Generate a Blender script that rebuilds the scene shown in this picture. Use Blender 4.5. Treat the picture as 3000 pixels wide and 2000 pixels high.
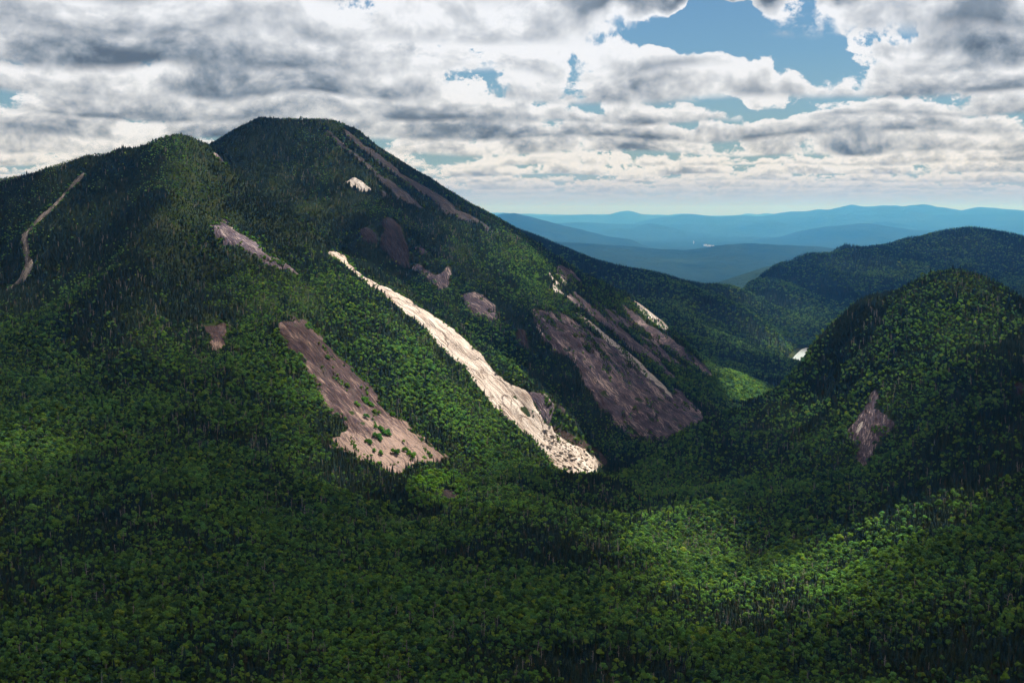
# A mountain pass under broken cloud: wooded slopes, bare rock slides, blue hills far away.
import bpy, bmesh, math, random
import numpy as np

for o in list(bpy.data.objects):
    bpy.data.objects.remove(o, do_unlink=True)
random.seed(4)
RNG = np.random.RandomState(7)
SC = bpy.context.scene
COL = SC.collection

# ------------------------------------------------------------------ writing node trees
class NT:
    """small wrapper for writing node trees"""
    def __init__(self, tree): self.t = tree; tree.nodes.clear()
    def n(self, kind, **kw):
        nd = self.t.nodes.new(kind)
        for k, v in kw.items(): setattr(nd, k, v)
        return nd
    def put(self, sock, v):
        if isinstance(v, bpy.types.NodeSocket): self.t.links.new(v, sock)
        elif v is not None: sock.default_value = v
    def math(self, op, a, b=None, c=None, clamp=False):
        nd = self.n('ShaderNodeMath', operation=op, use_clamp=clamp)
        for s, v in zip(nd.inputs, (a, b, c)): self.put(s, v)
        return nd.outputs[0]
    def vmath(self, op, a, b=None, scale=None):
        nd = self.n('ShaderNodeVectorMath', operation=op)
        self.put(nd.inputs[0], a)
        if b is not None: self.put(nd.inputs[1], b)
        if scale is not None: self.put(nd.inputs['Scale'], scale)
        return nd.outputs[1] if op in ('DOT_PRODUCT', 'LENGTH', 'DISTANCE') else nd.outputs[0]
    def noise(self, vec, scale, detail=3.0, rough=0.5, dist=0.0, lac=2.0):
        nd = self.n('ShaderNodeTexNoise', noise_dimensions='3D')
        self.put(nd.inputs['Vector'], vec); self.put(nd.inputs['Scale'], scale); self.put(nd.inputs['Detail'], detail)
        self.put(nd.inputs['Roughness'], rough); self.put(nd.inputs['Distortion'], dist); self.put(nd.inputs['Lacunarity'], lac)
        return nd.outputs[0]
    def ramp(self, fac, stops, interp='LINEAR'):
        nd = self.n('ShaderNodeValToRGB'); cr = nd.color_ramp; cr.interpolation = interp
        while len(cr.elements) < len(stops): cr.elements.new(0.5)
        for e, (p, c) in zip(cr.elements, stops):
            e.position = p; e.color = tuple(c) + (1.0,) if len(c) == 3 else c
        self.put(nd.inputs[0], fac)
        return nd.outputs[0]
    def mix(self, fac, a, b, blend='MIX'):
        nd = self.n('ShaderNodeMix', data_type='RGBA', blend_type=blend)
        self.put(nd.inputs[0], fac)
        for s, v in ((nd.inputs[6], a), (nd.inputs[7], b)):
            self.put(s, (tuple(v) + (1.0,)) if isinstance(v, tuple) and len(v) == 3 else v)
        return nd.outputs[2]
    def maprange(self, v, a, b, c=0.0, d=1.0, smooth=False):
        nd = self.n('ShaderNodeMapRange'); nd.interpolation_type = 'SMOOTHSTEP' if smooth else 'LINEAR'; nd.clamp = True
        for s, x in zip(nd.inputs, (v, a, b, c, d)): self.put(s, x)
        return nd.outputs[0]

# ------------------------------------------------------------------ camera
cam_data = bpy.data.cameras.new('camera')
cam_data.lens = 50.0
cam_data.sensor_width = 36.0
cam_data.clip_start = 5.0
cam_data.clip_end = 200000.0
cam = bpy.data.objects.new('camera', cam_data)
COL.objects.link(cam)
cam.location = (0.0, 0.0, 0.0)
cam.rotation_euler = (math.radians(90.0) - math.atan(375.0 / 4166.67), 0.0, 0.0)
SC.camera = cam

# ------------------------------------------------------------------ light
SUN_AZ, SUN_EL = math.radians(48.0), math.radians(62.0)      # azimuth from +Y (the view) towards +X
SUN_DIR = (math.sin(SUN_AZ) * math.cos(SUN_EL), math.cos(SUN_AZ) * math.cos(SUN_EL), math.sin(SUN_EL))
sun_data = bpy.data.lights.new('sun', 'SUN')
sun_data.energy = 5.0
sun_data.angle = math.radians(0.53)
sun_data.color = (1.0, 0.95, 0.86)
sun = bpy.data.objects.new('sun', sun_data)
COL.objects.link(sun)
sun.rotation_euler = (math.radians(90.0) - SUN_EL, 0.0, math.pi - SUN_AZ)

SC.view_settings.view_transform = 'Standard'
SC.view_settings.look = 'None'
SC.view_settings.exposure = 1.27
SC.view_settings.gamma = 1.0
SC.view_settings.use_curve_mapping = False
SC.cycles.max_bounces = 5
SC.cycles.diffuse_bounces = 2
SC.cycles.glossy_bounces = 2
SC.cycles.transmission_bounces = 2
SC.cycles.volume_bounces = 1
SC.cycles.transparent_max_bounces = 24
SC.cycles.sample_clamp_indirect = 1.5
SC.cycles.use_denoising = True
SC.cycles.denoising_prefilter = 'ACCURATE'
SC.cycles.use_adaptive_sampling = True
SC.cycles.adaptive_threshold = 0.015
SC.cycles.caustics_reflective = False
SC.cycles.caustics_refractive = False

# ------------------------------------------------------------------ sky: clear air with rows of cumulus, all in directions seen from the ground
world = bpy.data.worlds.new('World'); SC.world = world; world.use_nodes = True
def build_sky(world):
    t = NT(world.node_tree)
    out = t.n('ShaderNodeOutputWorld'); bg = t.n('ShaderNodeBackground'); t.put(out.inputs[0], bg.outputs[0])
    STR = 0.10
    bg.inputs['Strength'].default_value = STR
    sky = t.n('ShaderNodeTexSky', sky_type='NISHITA')
    sky.sun_disc = False; sky.sun_elevation = SUN_EL; sky.sun_rotation = SUN_AZ
    sky.altitude = 1200; sky.air_density = 1.0; sky.dust_density = 0.6; sky.ozone_density = 2.0
    d = t.n('ShaderNodeTexCoord').outputs['Generated']
    s = t.n('ShaderNodeSeparateXYZ'); t.put(s.inputs[0], d)
    x, y, z = s.outputs
    hor = t.math('SQRT', t.math('ADD', t.math('MULTIPLY', x, x), t.math('MULTIPLY', y, y)))
    el = t.math('MAXIMUM', t.math('DIVIDE', z, t.math('MAXIMUM', hor, 0.02)), 0.0045)       # tangent of the elevation
    az = t.math('ARCTAN2', x, y)
    ae = t.n('ShaderNodeCombineXYZ'); t.put(ae.inputs[0], az); t.put(ae.inputs[1], el)
    ae = ae.outputs[0]
    wz = t.n('ShaderNodeTexNoise'); t.put(wz.inputs['Vector'], ae); wz.inputs['Scale'].default_value = 26.0; wz.inputs['Detail'].default_value = 3.0
    ae = t.vmath('ADD', ae, t.vmath('MULTIPLY', t.vmath('SUBTRACT', wz.outputs['Color'], (0.5, 0.5, 0.5)), (0.09, 0.045, 0.0)))
    F = 4166.67
    def field(lst, acc):
        """sum of soft patches; each: direction (as a place in the 3000 px frame), its radii and its weight"""
        for u, v, ru, rv, w in lst:
            a, e, ia, ie = (u - 1500) / F, (625 - v) / F, F / ru, F / rv
            nd = t.n('ShaderNodeVectorMath', operation='MULTIPLY_ADD')
            t.put(nd.inputs[0], ae); nd.inputs[1].default_value = (ia, ie, 0); nd.inputs[2].default_value = (-a * ia, -e * ie, 0)
            q = t.vmath('DOT_PRODUCT', nd.outputs[0], nd.outputs[0])
            acc = t.math('MULTIPLY_ADD', t.math('POWER', 0.3679, q), w, acc)
        return acc
    cover = field(COVER, 0.0)
    dark = field(DARK, 0.0)
    Q = 1.24
    T = t.math('MULTIPLY', t.math('LOGARITHM', el, math.e), 1.0 / math.log(Q))
    # the rows wander a little so that bases are not ruled lines
    cw = t.n('ShaderNodeCombineXYZ'); t.put(cw.inputs[0], t.math('MULTIPLY', az, 9.0)); t.put(cw.inputs[1], t.math('MULTIPLY', T, 0.35))
    T = t.math('ADD', T, t.math('MULTIPLY', t.math('SUBTRACT', t.noise(cw.outputs[0], 1.0, 1, 0.5), 0.5), 1.6))
    fl = t.math('FLOOR', T)
    lowc = t.maprange(el, 0.005, 0.055)                                                      # 0 at the horizon .. 1 up
    cover = t.math('ADD', cover, t.maprange(lowc, 0.0, 1.0, 0.09, 0.0))
    cover = t.math('SUBTRACT', cover, 0.805)
    rgb, trans = None, None
    for k in range(3):
        j = t.math('SUBTRACT', fl, float(k))
        h = t.math('SUBTRACT', t.math('POWER', Q, t.math('SUBTRACT', T, j)), 1.0)             # height over this row's base, in base heights
        r = t.math('POWER', Q, t.math('MULTIPLY', j, -0.80))
        c = t.n('ShaderNodeCombineXYZ')
        t.put(c.inputs[0], t.math('MULTIPLY', az, t.math('MULTIPLY', r, 1.45))); t.put(c.inputs[1], t.math('MULTIPLY', j, 7.31)); t.put(c.inputs[2], t.math('MULTIPLY', h, 1.25))
        p = c.outputs[0]
        base = t.math('ADD', t.math('MULTIPLY', t.noise(p, 0.85, 1.0, 0.5), 1.15), t.math('SUBTRACT', cover, t.math('MULTIPLY', h, 0.60)))
        dens = t.math('MULTIPLY_ADD', t.noise(p, 4.2, 7.0, 0.66), 0.82, base)
        al = t.maprange(dens, t.maprange(h, 0.0, 0.22, -0.07, -0.02), t.maprange(h, 0.0, 0.22, 0.12, 0.055), smooth=True)
        al = t.math('MULTIPLY', al, t.maprange(h, 0.0, 0.085, smooth=True))
        # light comes from above: how much cloud stands over this point?
        up = t.math('MULTIPLY_ADD', t.noise(t.vmath('ADD', p, (0.03, 0.0, 0.13)), 4.2, 4.0, 0.6), 0.86, base)
        shade = t.maprange(up, -0.08, 0.54, 1.32, 0.30)
        shade = t.math('ADD', shade, t.maprange(h, 0.0, 0.45, -0.26, 0.30))
        shade = t.math('MULTIPLY_ADD', t.math('SUBTRACT', dens, up), 0.65, shade)
        shade = t.math('SUBTRACT', shade, dark)
        col = t.ramp(t.math('MULTIPLY_ADD', shade, 0.86, 0.12), [(0.0, (0.13, 0.17, 0.22)), (0.25, (0.27, 0.325, 0.385)), (0.5, (0.49, 0.53, 0.575)), (0.78, (0.75, 0.775, 0.80)), (1.0, (0.99, 1.0, 1.02))])
        if rgb is None:
            rgb = t.vmath('SCALE', col, scale=al); trans = t.math('SUBTRACT', 1.0, al)
        else:
            rgb = t.vmath('ADD', rgb, t.vmath('SCALE', col, scale=t.math('MULTIPLY', al, trans))); trans = t.math('MULTIPLY', trans, t.math('SUBTRACT', 1.0, al))
    clear = t.vmath('MULTIPLY', sky.outputs[0], tuple(STR * q for q in (0.55, 0.74, 0.81)))
    clear = t.mix(t.maprange(el, 0.01, 0.11, 0.8, 0.0), clear, (0.31, 0.46, 0.55))
    total = t.vmath('ADD', rgb, t.vmath('SCALE', clear, scale=trans))
    # the farthest clouds fade into the pale air over the horizon
    total = t.mix(t.maprange(el, 0.005, 0.034, 1.0, 0.0, smooth=True), total, (0.51, 0.55, 0.72))
    total = t.mix(t.maprange(z, -0.02, 0.0), (0.10, 0.14, 0.16), total)
    t.put(bg.inputs['Color'], t.vmath('MULTIPLY', total, tuple(0.395 / STR * q for q in (0.965, 1.0, 1.075))))
    world.cycles.sampling_method = 'NONE'
COVER = [(650, 130, 850, 230, 0.27), (2060, 100, 300, 62, -0.52), (2440, 195, 170, 70, -0.42), (1715, 235, 70, 80, -0.36), (1980, 230, 330, 58, 0.32), (1650, 70, 190, 70, 0.22),
         (2800, 120, 300, 75, 0.36), (2330, -14, 620, 34, 0.85), (2800, 300, 400, 50, 0.20), (2150, 400, 900, 42, 0.24), (700, 370, 700, 60, 0.14), (60, 505, 160, 22, -0.10), (2200, 316, 300, 18, -0.30)]
DARK = [(2800, 165, 330, 50, 0.34), (2300, -2, 600, 34, 0.62), (2250, 415, 700, 26, 0.30), (2800, 345, 260, 28, 0.24), (250, 180, 420, 60, 0.22), (700, 200, 500, 34, 0.18), (900, 265, 500, 22, 0.2), (350, 390, 500, 32, 0.28),
        (1500, 380, 350, 40, 0.26), (1230, 130, 160, 38, 0.24), (1850, 265, 130, 32, 0.26), (2020, 200, 330, 50, -0.34), (1600, 80, 260, 90, -0.34), (900, 60, 400, 60, -0.25), (1900, 490, 1300, 55, -0.14)]
build_sky(world)

# ------------------------------------------------------------------ terrain mathematics
FPX = 4166.67                                   # focal length, in pixels of a 3000 px wide frame (50 mm lens)
PITCH = math.atan(375.0 / FPX)                  # camera looks down a little; eye level lies at row 625
CP, SP = math.cos(PITCH), math.sin(PITCH)

def ray(u, v):
    """direction (x, y, z) with y = 1 for a photograph position (3000 x 2000)"""
    a, b = (u - 1500.0) / FPX, (v - 1000.0) / FPX
    fy, fz = CP - b * SP, -SP - b * CP
    return a / fy, 1.0, fz / fy

def at(u, v, d):
    r = ray(u, v)
    return (r[0] * d, d, r[2] * d)

def project(x, y, z):
    cy = y * CP - z * SP
    cz = y * SP + z * CP
    return 1500.0 + FPX * x / cy, 1000.0 - FPX * cz / cy

class Noise:
    def __init__(self, seed, n=256):
        self.n = n
        self.t = np.random.RandomState(seed).rand(n, n).astype(np.float64) * 2 - 1
    def __call__(self, x, y):
        xi = np.floor(x); yi = np.floor(y)
        fx = x - xi; fy = y - yi
        fx = fx * fx * fx * (fx * (fx * 6 - 15) + 10); fy = fy * fy * fy * (fy * (fy * 6 - 15) + 10)
        a = xi.astype(np.int64) % self.n; b = yi.astype(np.int64) % self.n
        a1 = (a + 1) % self.n; b1 = (b + 1) % self.n
        t = self.t
        return (t[a, b] * (1 - fx) + t[a1, b] * fx) * (1 - fy) + (t[a, b1] * (1 - fx) + t[a1, b1] * fx) * fy

NZ = [Noise(s) for s in range(11, 19)]

def fbm(x, y, scale, octaves=4, k=0, gain=0.5):
    v = 0.0; amp = 1.0; tot = 0.0; f = 1.0 / scale
    x = np.asarray(x, float); y = np.asarray(y, float)
    for o in range(octaves):
        c, s = math.cos(1.1 * o + k), math.sin(1.1 * o + k)
        v = v + amp * NZ[(k + o) % 8]((x * c - y * s) * f + 17.3 * o + 5 * k, (x * s + y * c) * f + 7.7 * o)
        tot += amp; amp *= gain; f *= 2.03
    return v / tot

def ridged(x, y, scale, octaves=4, k=0):
    v = 0.0; amp = 1.0; tot = 0.0; f = 1.0 / scale
    for o in range(octaves):
        v = v + amp * (1 - 2 * np.abs(NZ[(k + o) % 8](x * f + 3.1 * o, y * f + 9.2 * o)))
        tot += amp; amp *= 0.5; f *= 2.1
    return v / tot

class TPS:
    """thin plate spline height field through scattered points"""
    def __init__(self, pts, s=400.0, reg=1e-4):
        p = np.array(pts, float); self.s = s
        xy = p[:, :2] / s; n = len(p)
        K = self.k(((xy[:, None] - xy[None]) ** 2).sum(-1)) + np.eye(n) * reg
        P = np.hstack([np.ones((n, 1)), xy])
        A = np.zeros((n + 3, n + 3)); A[:n, :n] = K; A[:n, n:] = P; A[n:, :n] = P.T
        w = np.linalg.solve(A, np.concatenate([p[:, 2], np.zeros(3)]))
        self.xy, self.w, self.a = xy, w[:n], w[n:]
    @staticmethod
    def k(r2):
        return 0.5 * r2 * np.log(r2 + 1e-12)
    def __call__(self, x, y):
        x = np.asarray(x, float); sh = x.shape
        q = np.stack([x.ravel(), np.asarray(y, float).ravel()], 1) / self.s
        out = np.empty(len(q))
        for i in range(0, len(q), 40000):
            c = q[i:i + 40000]
            r2 = (c[:, 0:1] - self.xy[None, :, 0]) ** 2 + (c[:, 1:2] - self.xy[None, :, 1]) ** 2
            out[i:i + 40000] = self.k(r2) @ self.w + self.a[0] + c @ self.a[1:]
        return out.reshape(sh)

TREE_UP = 4.5                                   # the canopy stands this much over the ground at the skylines

def sky_pts(lst, back, drop, up=TREE_UP, off=0.0, brow=True):
    """points of a crest seen against what lies behind, each with a hidden point down its far side"""
    out = []
    for u, v, d in lst:
        x, y, z = at(u, v, d); z -= up
        out.append((x, y, z))
        if back:
            out.append((x * (d + back) / d + off, y + back, z - drop))
            if brow: out.append((x * (d + back * 0.35) / d + off * 0.35, y + back * 0.35, z - drop * 0.42))
    return out

def low(lst, up=TREE_UP):
    return [(lambda p: (p[0], p[1], p[2] - up))(at(*q)) for q in lst]

# -- near ground: left mountain, its ribs and gullies, the valley below the viewpoint and the knoll on the right
NEAR = []
NEAR += sky_pts([(-420, 640, 2000), (-200, 580, 1970), (0, 522, 1950), (120, 492, 1930), (242, 452, 1910), (350, 430, 1900), (434, 415, 1890),
                 (478, 397, 1885), (523, 386, 1880), (570, 399, 1885)], 170, 75)
NEAR += sky_pts([(612, 418, 1885), (690, 500, 1880), (770, 562, 1870), (850, 612, 1858), (960, 690, 1835), (1080, 765, 1810), (1200, 838, 1790),
                 (1350, 950, 1760), (1480, 1050, 1735), (1590, 1130, 1712), (1660, 1200, 1700)], 75, 50, off=20)
NEAR += low([(975, 748, 1805), (1130, 852, 1752), (1300, 990, 1712), (1450, 1115, 1692), (1600, 1265, 1668), (1665, 1325, 1652), (1745, 1382, 1645)], 1.0)
NEAR += low([(900, 790, 1715), (1050, 900, 1668), (1200, 1020, 1640), (1330, 1130, 1622), (1450, 1250, 1612), (1540, 1345, 1608), (1000, 1010, 1590),
             (1150, 1130, 1560), (1280, 1250, 1540), (1400, 1345, 1530), (1340, 1395, 1480)])
NEAR += low([(850, 955, 1545), (950, 1085, 1500), (1050, 1225, 1448), (1100, 1330, 1405), (1165, 1392, 1380), (1290, 1345, 1455)], 0.8)
NEAR += low([(640, 650, 1752), (740, 722, 1722), (860, 797, 1690)], 1.0)
NEAR += low([(545, 470, 1812), (525, 560, 1752), (495, 660, 1684), (455, 780, 1602), (415, 900, 1520), (375, 1030, 1432), (345, 1160, 1342), (320, 1300, 1238), (690, 800, 1650), (630, 960, 1545),
             (700, 1100, 1440), (800, 1200, 1385), (920, 1310, 1335), (770, 650, 1800), (620, 500, 1850), (590, 830, 1652), (600, 600, 1800)])
NEAR += low([(242, 510, 1885), (150, 620, 1850), (75, 690, 1825), (85, 780, 1790), (30, 850, 1775), (-80, 900, 1760)], 1.0)
NEAR += low([(380, 500, 1860), (330, 600, 1822), (280, 720, 1762), (230, 840, 1668), (0, 960, 1590), (150, 1100, 1430), (0, 1200, 1325), (-300, 1000, 1600), (-300, 1300, 1230), (0, 640, 1870), (-250, 760, 1860)])
NEAR += low([(200, 1450, 1080), (550, 1450, 1105), (400, 1620, 960), (0, 1600, 950), (850, 1450, 1180), (0, 2000, 690), (600, 2000, 700), (300, 1800, 815),
             (700, 1700, 915), (-350, 2000, 680), (-350, 1500, 1050), (-350, 1750, 830), (0, 2400, 520), (800, 2400, 530), (1500, 2400, 540), (2300, 2400, 540), (3100, 2400, 530)])
NEAR += low([(1050, 2000, 715), (1500, 2000, 735), (2000, 2000, 750), (2500, 2000, 745), (3000, 2000, 730), (3400, 2000, 720), (1000, 1800, 855), (1500, 1800, 876),
             (2150, 1800, 930), (2500, 1800, 876), (3000, 1800, 822), (1000, 1620, 1035), (1560, 1620, 1062), (2000, 1620, 1135), (2220, 1620, 1165), (2500, 1620, 1035), (3000, 1620, 930),
             (1280, 1520, 1195), (1150, 1570, 1110), (1700, 1480, 1300), (1900, 1420, 1400), (2000, 1500, 1240), (2300, 1500, 1200), (1090, 1480, 1230)])
NEAR += sky_pts([(1250, 1530, 1190), (1321, 1472, 1260), (1388, 1428, 1320), (1446, 1402, 1370), (1513, 1386, 1410), (1625, 1382, 1440), (1750, 1390, 1480)], 75, 22)
NEAR += low([(1230, 1440, 1330), (1290, 1415, 1400), (1180, 1440, 1320), (1300, 1490, 1310)])
NEAR += sky_pts([(1880, 1345, 1560), (1960, 1288, 1610), (2051, 1258, 1640), (2102, 1240, 1650), (2173, 1214, 1650), (2230, 1196, 1650), (2288, 1156, 1645), (2332, 1150, 1640),
                 (2362, 1124, 1630), (2382, 1058, 1622), (2406, 986, 1605), (2416, 952, 1595), (2450, 925, 1580), (2485, 888, 1560), (2536, 855, 1545), (2612, 840, 1530),
                 (2689, 807, 1515), (2755, 787, 1505), (2811, 775, 1495), (2893, 802, 1480), (2944, 827, 1470), (3000, 872, 1460), (3150, 960, 1440), (3400, 1040, 1420)], 120, 70, up=7.5)
NEAR += low([(2700, 900, 1440), (2850, 900, 1420), (2600, 960, 1460), (2480, 1040, 1510), (2400, 1130, 1530), (2560, 1150, 1400), (2700, 1050, 1380), (2850, 1050, 1330), (2990, 1000, 1370),
             (2540, 1210, 1372), (2570, 1330, 1290), (2520, 1290, 1330), (2450, 1230, 1420), (2250, 1280, 1450), (2400, 1400, 1270), (2100, 1350, 1440), (2750, 1250, 1220), (2950, 1200, 1220),
             (2700, 1450, 1120), (2950, 1400, 1080), (2600, 1520, 1095), (2850, 1600, 950), (3200, 1300, 1120), (3300, 1600, 900)])

# -- the high peak behind
PEAK = []
PEAK += sky_pts([(480, 520, 2300), (612, 420, 2330), (638, 405, 2345), (714, 364, 2375), (765, 346, 2390), (867, 344, 2395), (957, 348, 2395), (1020, 366, 2392),
                 (1055, 385, 2390), (1092, 416, 2388), (1148, 455, 2395), (1275, 546, 2415), (1403, 630, 2440)], 220, 110, up=3.5)
PEAK += sky_pts([(1530, 707, 2455), (1655, 787, 2450), (1760, 856, 2440), (1870, 889, 2420), (1975, 970, 2365), (2085, 1094, 2290), (2118, 1165, 2245)], 150, 75, up=3.5, off=45)
PEAK += low([(700, 560, 2215), (850, 450, 2310), (900, 560, 2210), (1060, 548, 2200), (1150, 480, 2300), (1200, 600, 2190), (1330, 660, 2200), (800, 640, 2110), (1000, 660, 2110), (1450, 680, 2200)], 3.5)
PEAK += low([(1130, 640, 2100), (1165, 790, 2038), (1060, 700, 2060), (1270, 780, 2040), (1280, 850, 1990), (1390, 870, 1990), (1440, 925, 1955), (1400, 760, 2100), (1520, 760, 2140),
             (1530, 1000, 1915), (1560, 920, 1985), (1620, 800, 2170), (1660, 900, 2080)], 3.0)
PEAK += low([(1600, 930, 2010), (1720, 990, 1995), (1680, 1090, 1905), (1840, 1110, 1985), (1790, 1190, 1880), (1890, 1220, 1880), (1985, 1190, 1985), (2060, 1215, 1995), (1960, 1272, 1862),
             (1860, 1285, 1835), (1770, 1262, 1830), (1700, 1195, 1842), (1630, 1130, 1868), (1580, 1060, 1890), (1800, 900, 2260), (1900, 1000, 2210), (2000, 1100, 2150)], 1.0)
PEAK += low([(1500, 1130, 1860), (1650, 1250, 1800), (1790, 1345, 1740), (1900, 1340, 1760), (2060, 1290, 1870), (2160, 1240, 2050), (1350, 1000, 1930), (1200, 880, 1990)], 3.0)
PEAK += [(-700, 1900, -60), (-350, 1800, -120), (-100, 1650, -330), (200, 1600, -380), (500, 1700, -400), (700, 2100, -400), (700, 2500, -420), (500, 2450, -350), (800, 3000, -430), (0, 3000, -250), (-900, 2400, 0), (-900, 2900, -100), (-400, 2900, -30)]

def warp_detail(x, y):
    return 7.0 * fbm(x, y, 150, 3, 2) + 11.0 * (ridged(x, y, 170, 3, 6) - 0.1) * np.clip((y - 1150) / 250, 0.25, 1) + 3.2 * fbm(x, y, 46, 3, 4) + 1.3 * fbm(x, y, 17, 2, 5)

near_f, peak_f = TPS(NEAR), TPS(PEAK)

def near_parts(x, y):
    return near_f(x, y), peak_f(x, y) + 5.0 * fbm(x, y, 120, 4, 1)
def smax(a, b, k=4.0):
    m = np.maximum(a, b)
    return m + k * np.log1p(np.exp(-np.abs(a - b) / k)) * 0.6

class Mend:
    """pulls the roughened surface back onto the surveyed points, locally"""
    def __init__(self, pts, f, sig=45.0):
        p = np.array(pts, float); self.sig = sig
        r = p[:, 2] - f(p[:, 0], p[:, 1])
        self.p = p[np.abs(r) < 40]; r = r[np.abs(r) < 40]
        d2 = ((self.p[:, None, :2] - self.p[None, :, :2]) ** 2).sum(-1)
        self.w = np.linalg.solve(np.exp(-d2 / (2 * sig * sig)) + 0.25 * np.eye(len(r)), r)
    def __call__(self, x, y):
        out = np.zeros(np.shape(x))
        for (px, py, pz), w in zip(self.p, self.w):
            out += w * np.exp(-((x - px) ** 2 + (y - py) ** 2) / (2 * self.sig ** 2))
        return out

def rough_z(x, y):
    return smax(*near_parts(x, y)) + 0.5 * warp_detail(x, y)
_seen = [p for p in NEAR + PEAK if -1000 < p[0] < 1000 and 600 < p[1] < 2700]
mend = Mend(_seen, rough_z)

# -- the valley beyond the pass, the dark spur behind the high peak and the long ridge on the right
MID = []
MID += sky_pts([(1400, 640, 4900), (1530, 690, 4700), (1706, 747, 4450), (1770, 772, 4350), (1818, 790, 4300), (1885, 787, 4200), (1961, 802, 4200), (2010, 818, 4200),
                (2053, 833, 4220), (2078, 840, 4260), (2135, 830, 4400), (2172, 845, 4560)], 350, 120, up=9, brow=False)
MID += low([(1800, 860, 3700), (1900, 870, 3650), (2000, 930, 3400), (2100, 965, 3330), (2000, 1010, 3080), (2080, 1070, 2830), (2130, 1140, 2560), (2200, 910, 3900), (2150, 875, 4250),
            (2200, 880, 4300), (2260, 960, 3800), (2200, 1040, 3150), (2170, 1160, 2430), (2250, 1115, 2720), (2180, 1200, 2230), (2280, 1080, 3050), (1700, 900, 3200), (1600, 900, 3000)], 9)
MID += sky_pts([(2176, 846, 4760), (2210, 832, 4950), (2250, 806, 5150), (2320, 762, 5450), (2360, 759, 5480), (2400, 753, 5480), (2432, 748, 5490), (2448, 728, 5500), (2480, 713, 5500),
                (2508, 722, 5520), (2545, 718, 5600), (2585, 716, 5700), (2650, 696, 5800), (2730, 681, 5900), (2800, 673, 6000), (2850, 668, 6000), (2900, 677, 6000), (2960, 684, 6000),
                (3000, 696, 6000), (3150, 722, 6000), (3400, 700, 6000)], 450, 170, up=9, brow=False)
MID += low([(2300, 900, 4450), (2260, 890, 4500), (2400, 860, 4800), (2400, 940, 4200), (2350, 985, 3900), (2420, 800, 5150), (2500, 800, 5000), (2600, 770, 5250), (2700, 745, 5550), (2800, 725, 5750), (2600, 860, 4650),
            (2800, 810, 5050), (3000, 765, 5600), (3250, 800, 5400), (2900, 880, 4650), (3100, 950, 4300), (2700, 960, 4150), (2500, 900, 4500)], 9)
LAKE_Z = at(2335, 1049, 3650)[2]
LAKE = [at(u, v, LAKE_Z / ray(u, v)[2]) for u, v in [(2306, 1072), (2318, 1056), (2327, 1043), (2338, 1032), (2348, 1023), (2362, 1018), (2400, 1020), (2430, 1040), (2420, 1062), (2360, 1076)]]
MID += [(x + 0 * y, y, LAKE_Z - 3.0) for x, y, z in LAKE] + [(at(2370, 1040, 3700)[0], 3700, LAKE_Z - 6)]
MID += [(a, b, -400) for a, b in ((-900, 3000), (-1500, 4500), (1500, 2500), (2200, 3500), (900, 2300))]
mid_f = TPS(MID, s=1000.0)

def mid_z(x, y):
    return mid_f(x, y) + 5 * fbm(x, y, 300, 4, 3) + 6 * ridged(x, y, 500, 3, 1) - 2

def plain_z(d):
    return np.interp(d, [2000, 6500, 10000, 14000, 20000, 30000, 40000, 60000, 90000], [-430, -455, -450, -405, -385, -312, -222, -75, -20])

# ------------------------------------------------------------------ helpers
def tag(o, label=None, cat=None, group=None, kind=None):
    if label: o['label'] = label
    if cat: o['category'] = cat
    if group: o['group'] = group
    if kind: o['kind'] = kind
    return o

def mesh_np(name, verts, faces, smooth=False, mats=(), midx=None):
    me = bpy.data.meshes.new(name)
    verts = np.asarray(verts, np.float32).reshape(-1, 3)
    faces = [np.asarray(f, np.int32) for f in (faces if isinstance(faces, list) else [faces]) if len(f)]
    nl = sum(f.size for f in faces); nf = sum(len(f) for f in faces)
    me.vertices.add(len(verts)); me.vertices.foreach_set('co', verts.ravel())
    me.loops.add(nl); me.polygons.add(nf)
    me.loops.foreach_set('vertex_index', np.concatenate([f.ravel() for f in faces]))
    sizes = np.concatenate([np.full(len(f), f.shape[1], np.int32) for f in faces])
    me.polygons.foreach_set('loop_start', np.concatenate([[0], np.cumsum(sizes)[:-1]]).astype(np.int32))
    if smooth: me.polygons.foreach_set('use_smooth', np.ones(nf, bool))
    for m in mats: me.materials.append(m)
    if midx is not None: me.polygons.foreach_set('material_index', np.asarray(midx, np.int32))
    me.update(calc_edges=True)
    return me

def link(name, me, parent=None, loc=None):
    o = bpy.data.objects.new(name, me); COL.objects.link(o)
    if parent is not None: o.parent = parent
    if loc is not None: o.location = loc
    return o

def grid_faces(ny, nx, keep=None):
    j, i = np.meshgrid(np.arange(ny - 1), np.arange(nx - 1), indexing='ij')
    a = j * nx + i
    f = np.stack([a, a + 1, a + nx + 1, a + nx], -1)
    return f[keep] if keep is not None else f.reshape(-1, 4)

def compact(verts, faces, *attrs):
    used, inv = np.unique(faces, return_inverse=True)
    return (verts[used], inv.reshape(faces.shape)) + tuple(a[used] for a in attrs)

def material(name):
    m = bpy.data.materials.new(name); m.use_nodes = True
    return m, NT(m.node_tree)

# ------------------------------------------------------------------ materials
def ground_material():
    m, t = material('forest_floor')
    pos = t.n('ShaderNodeNewGeometry').outputs['Position']
    c = t.ramp(t.noise(pos, 0.05, 5, 0.6), [(0.3, (0.012, 0.018, 0.008)), (0.5, (0.022, 0.032, 0.012)), (0.7, (0.04, 0.045, 0.02))])
    b = t.n('ShaderNodeBsdfDiffuse'); t.put(b.inputs['Color'], c)
    t.put(t.n('ShaderNodeOutputMaterial').inputs[0], b.outputs[0])
    return m

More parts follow.
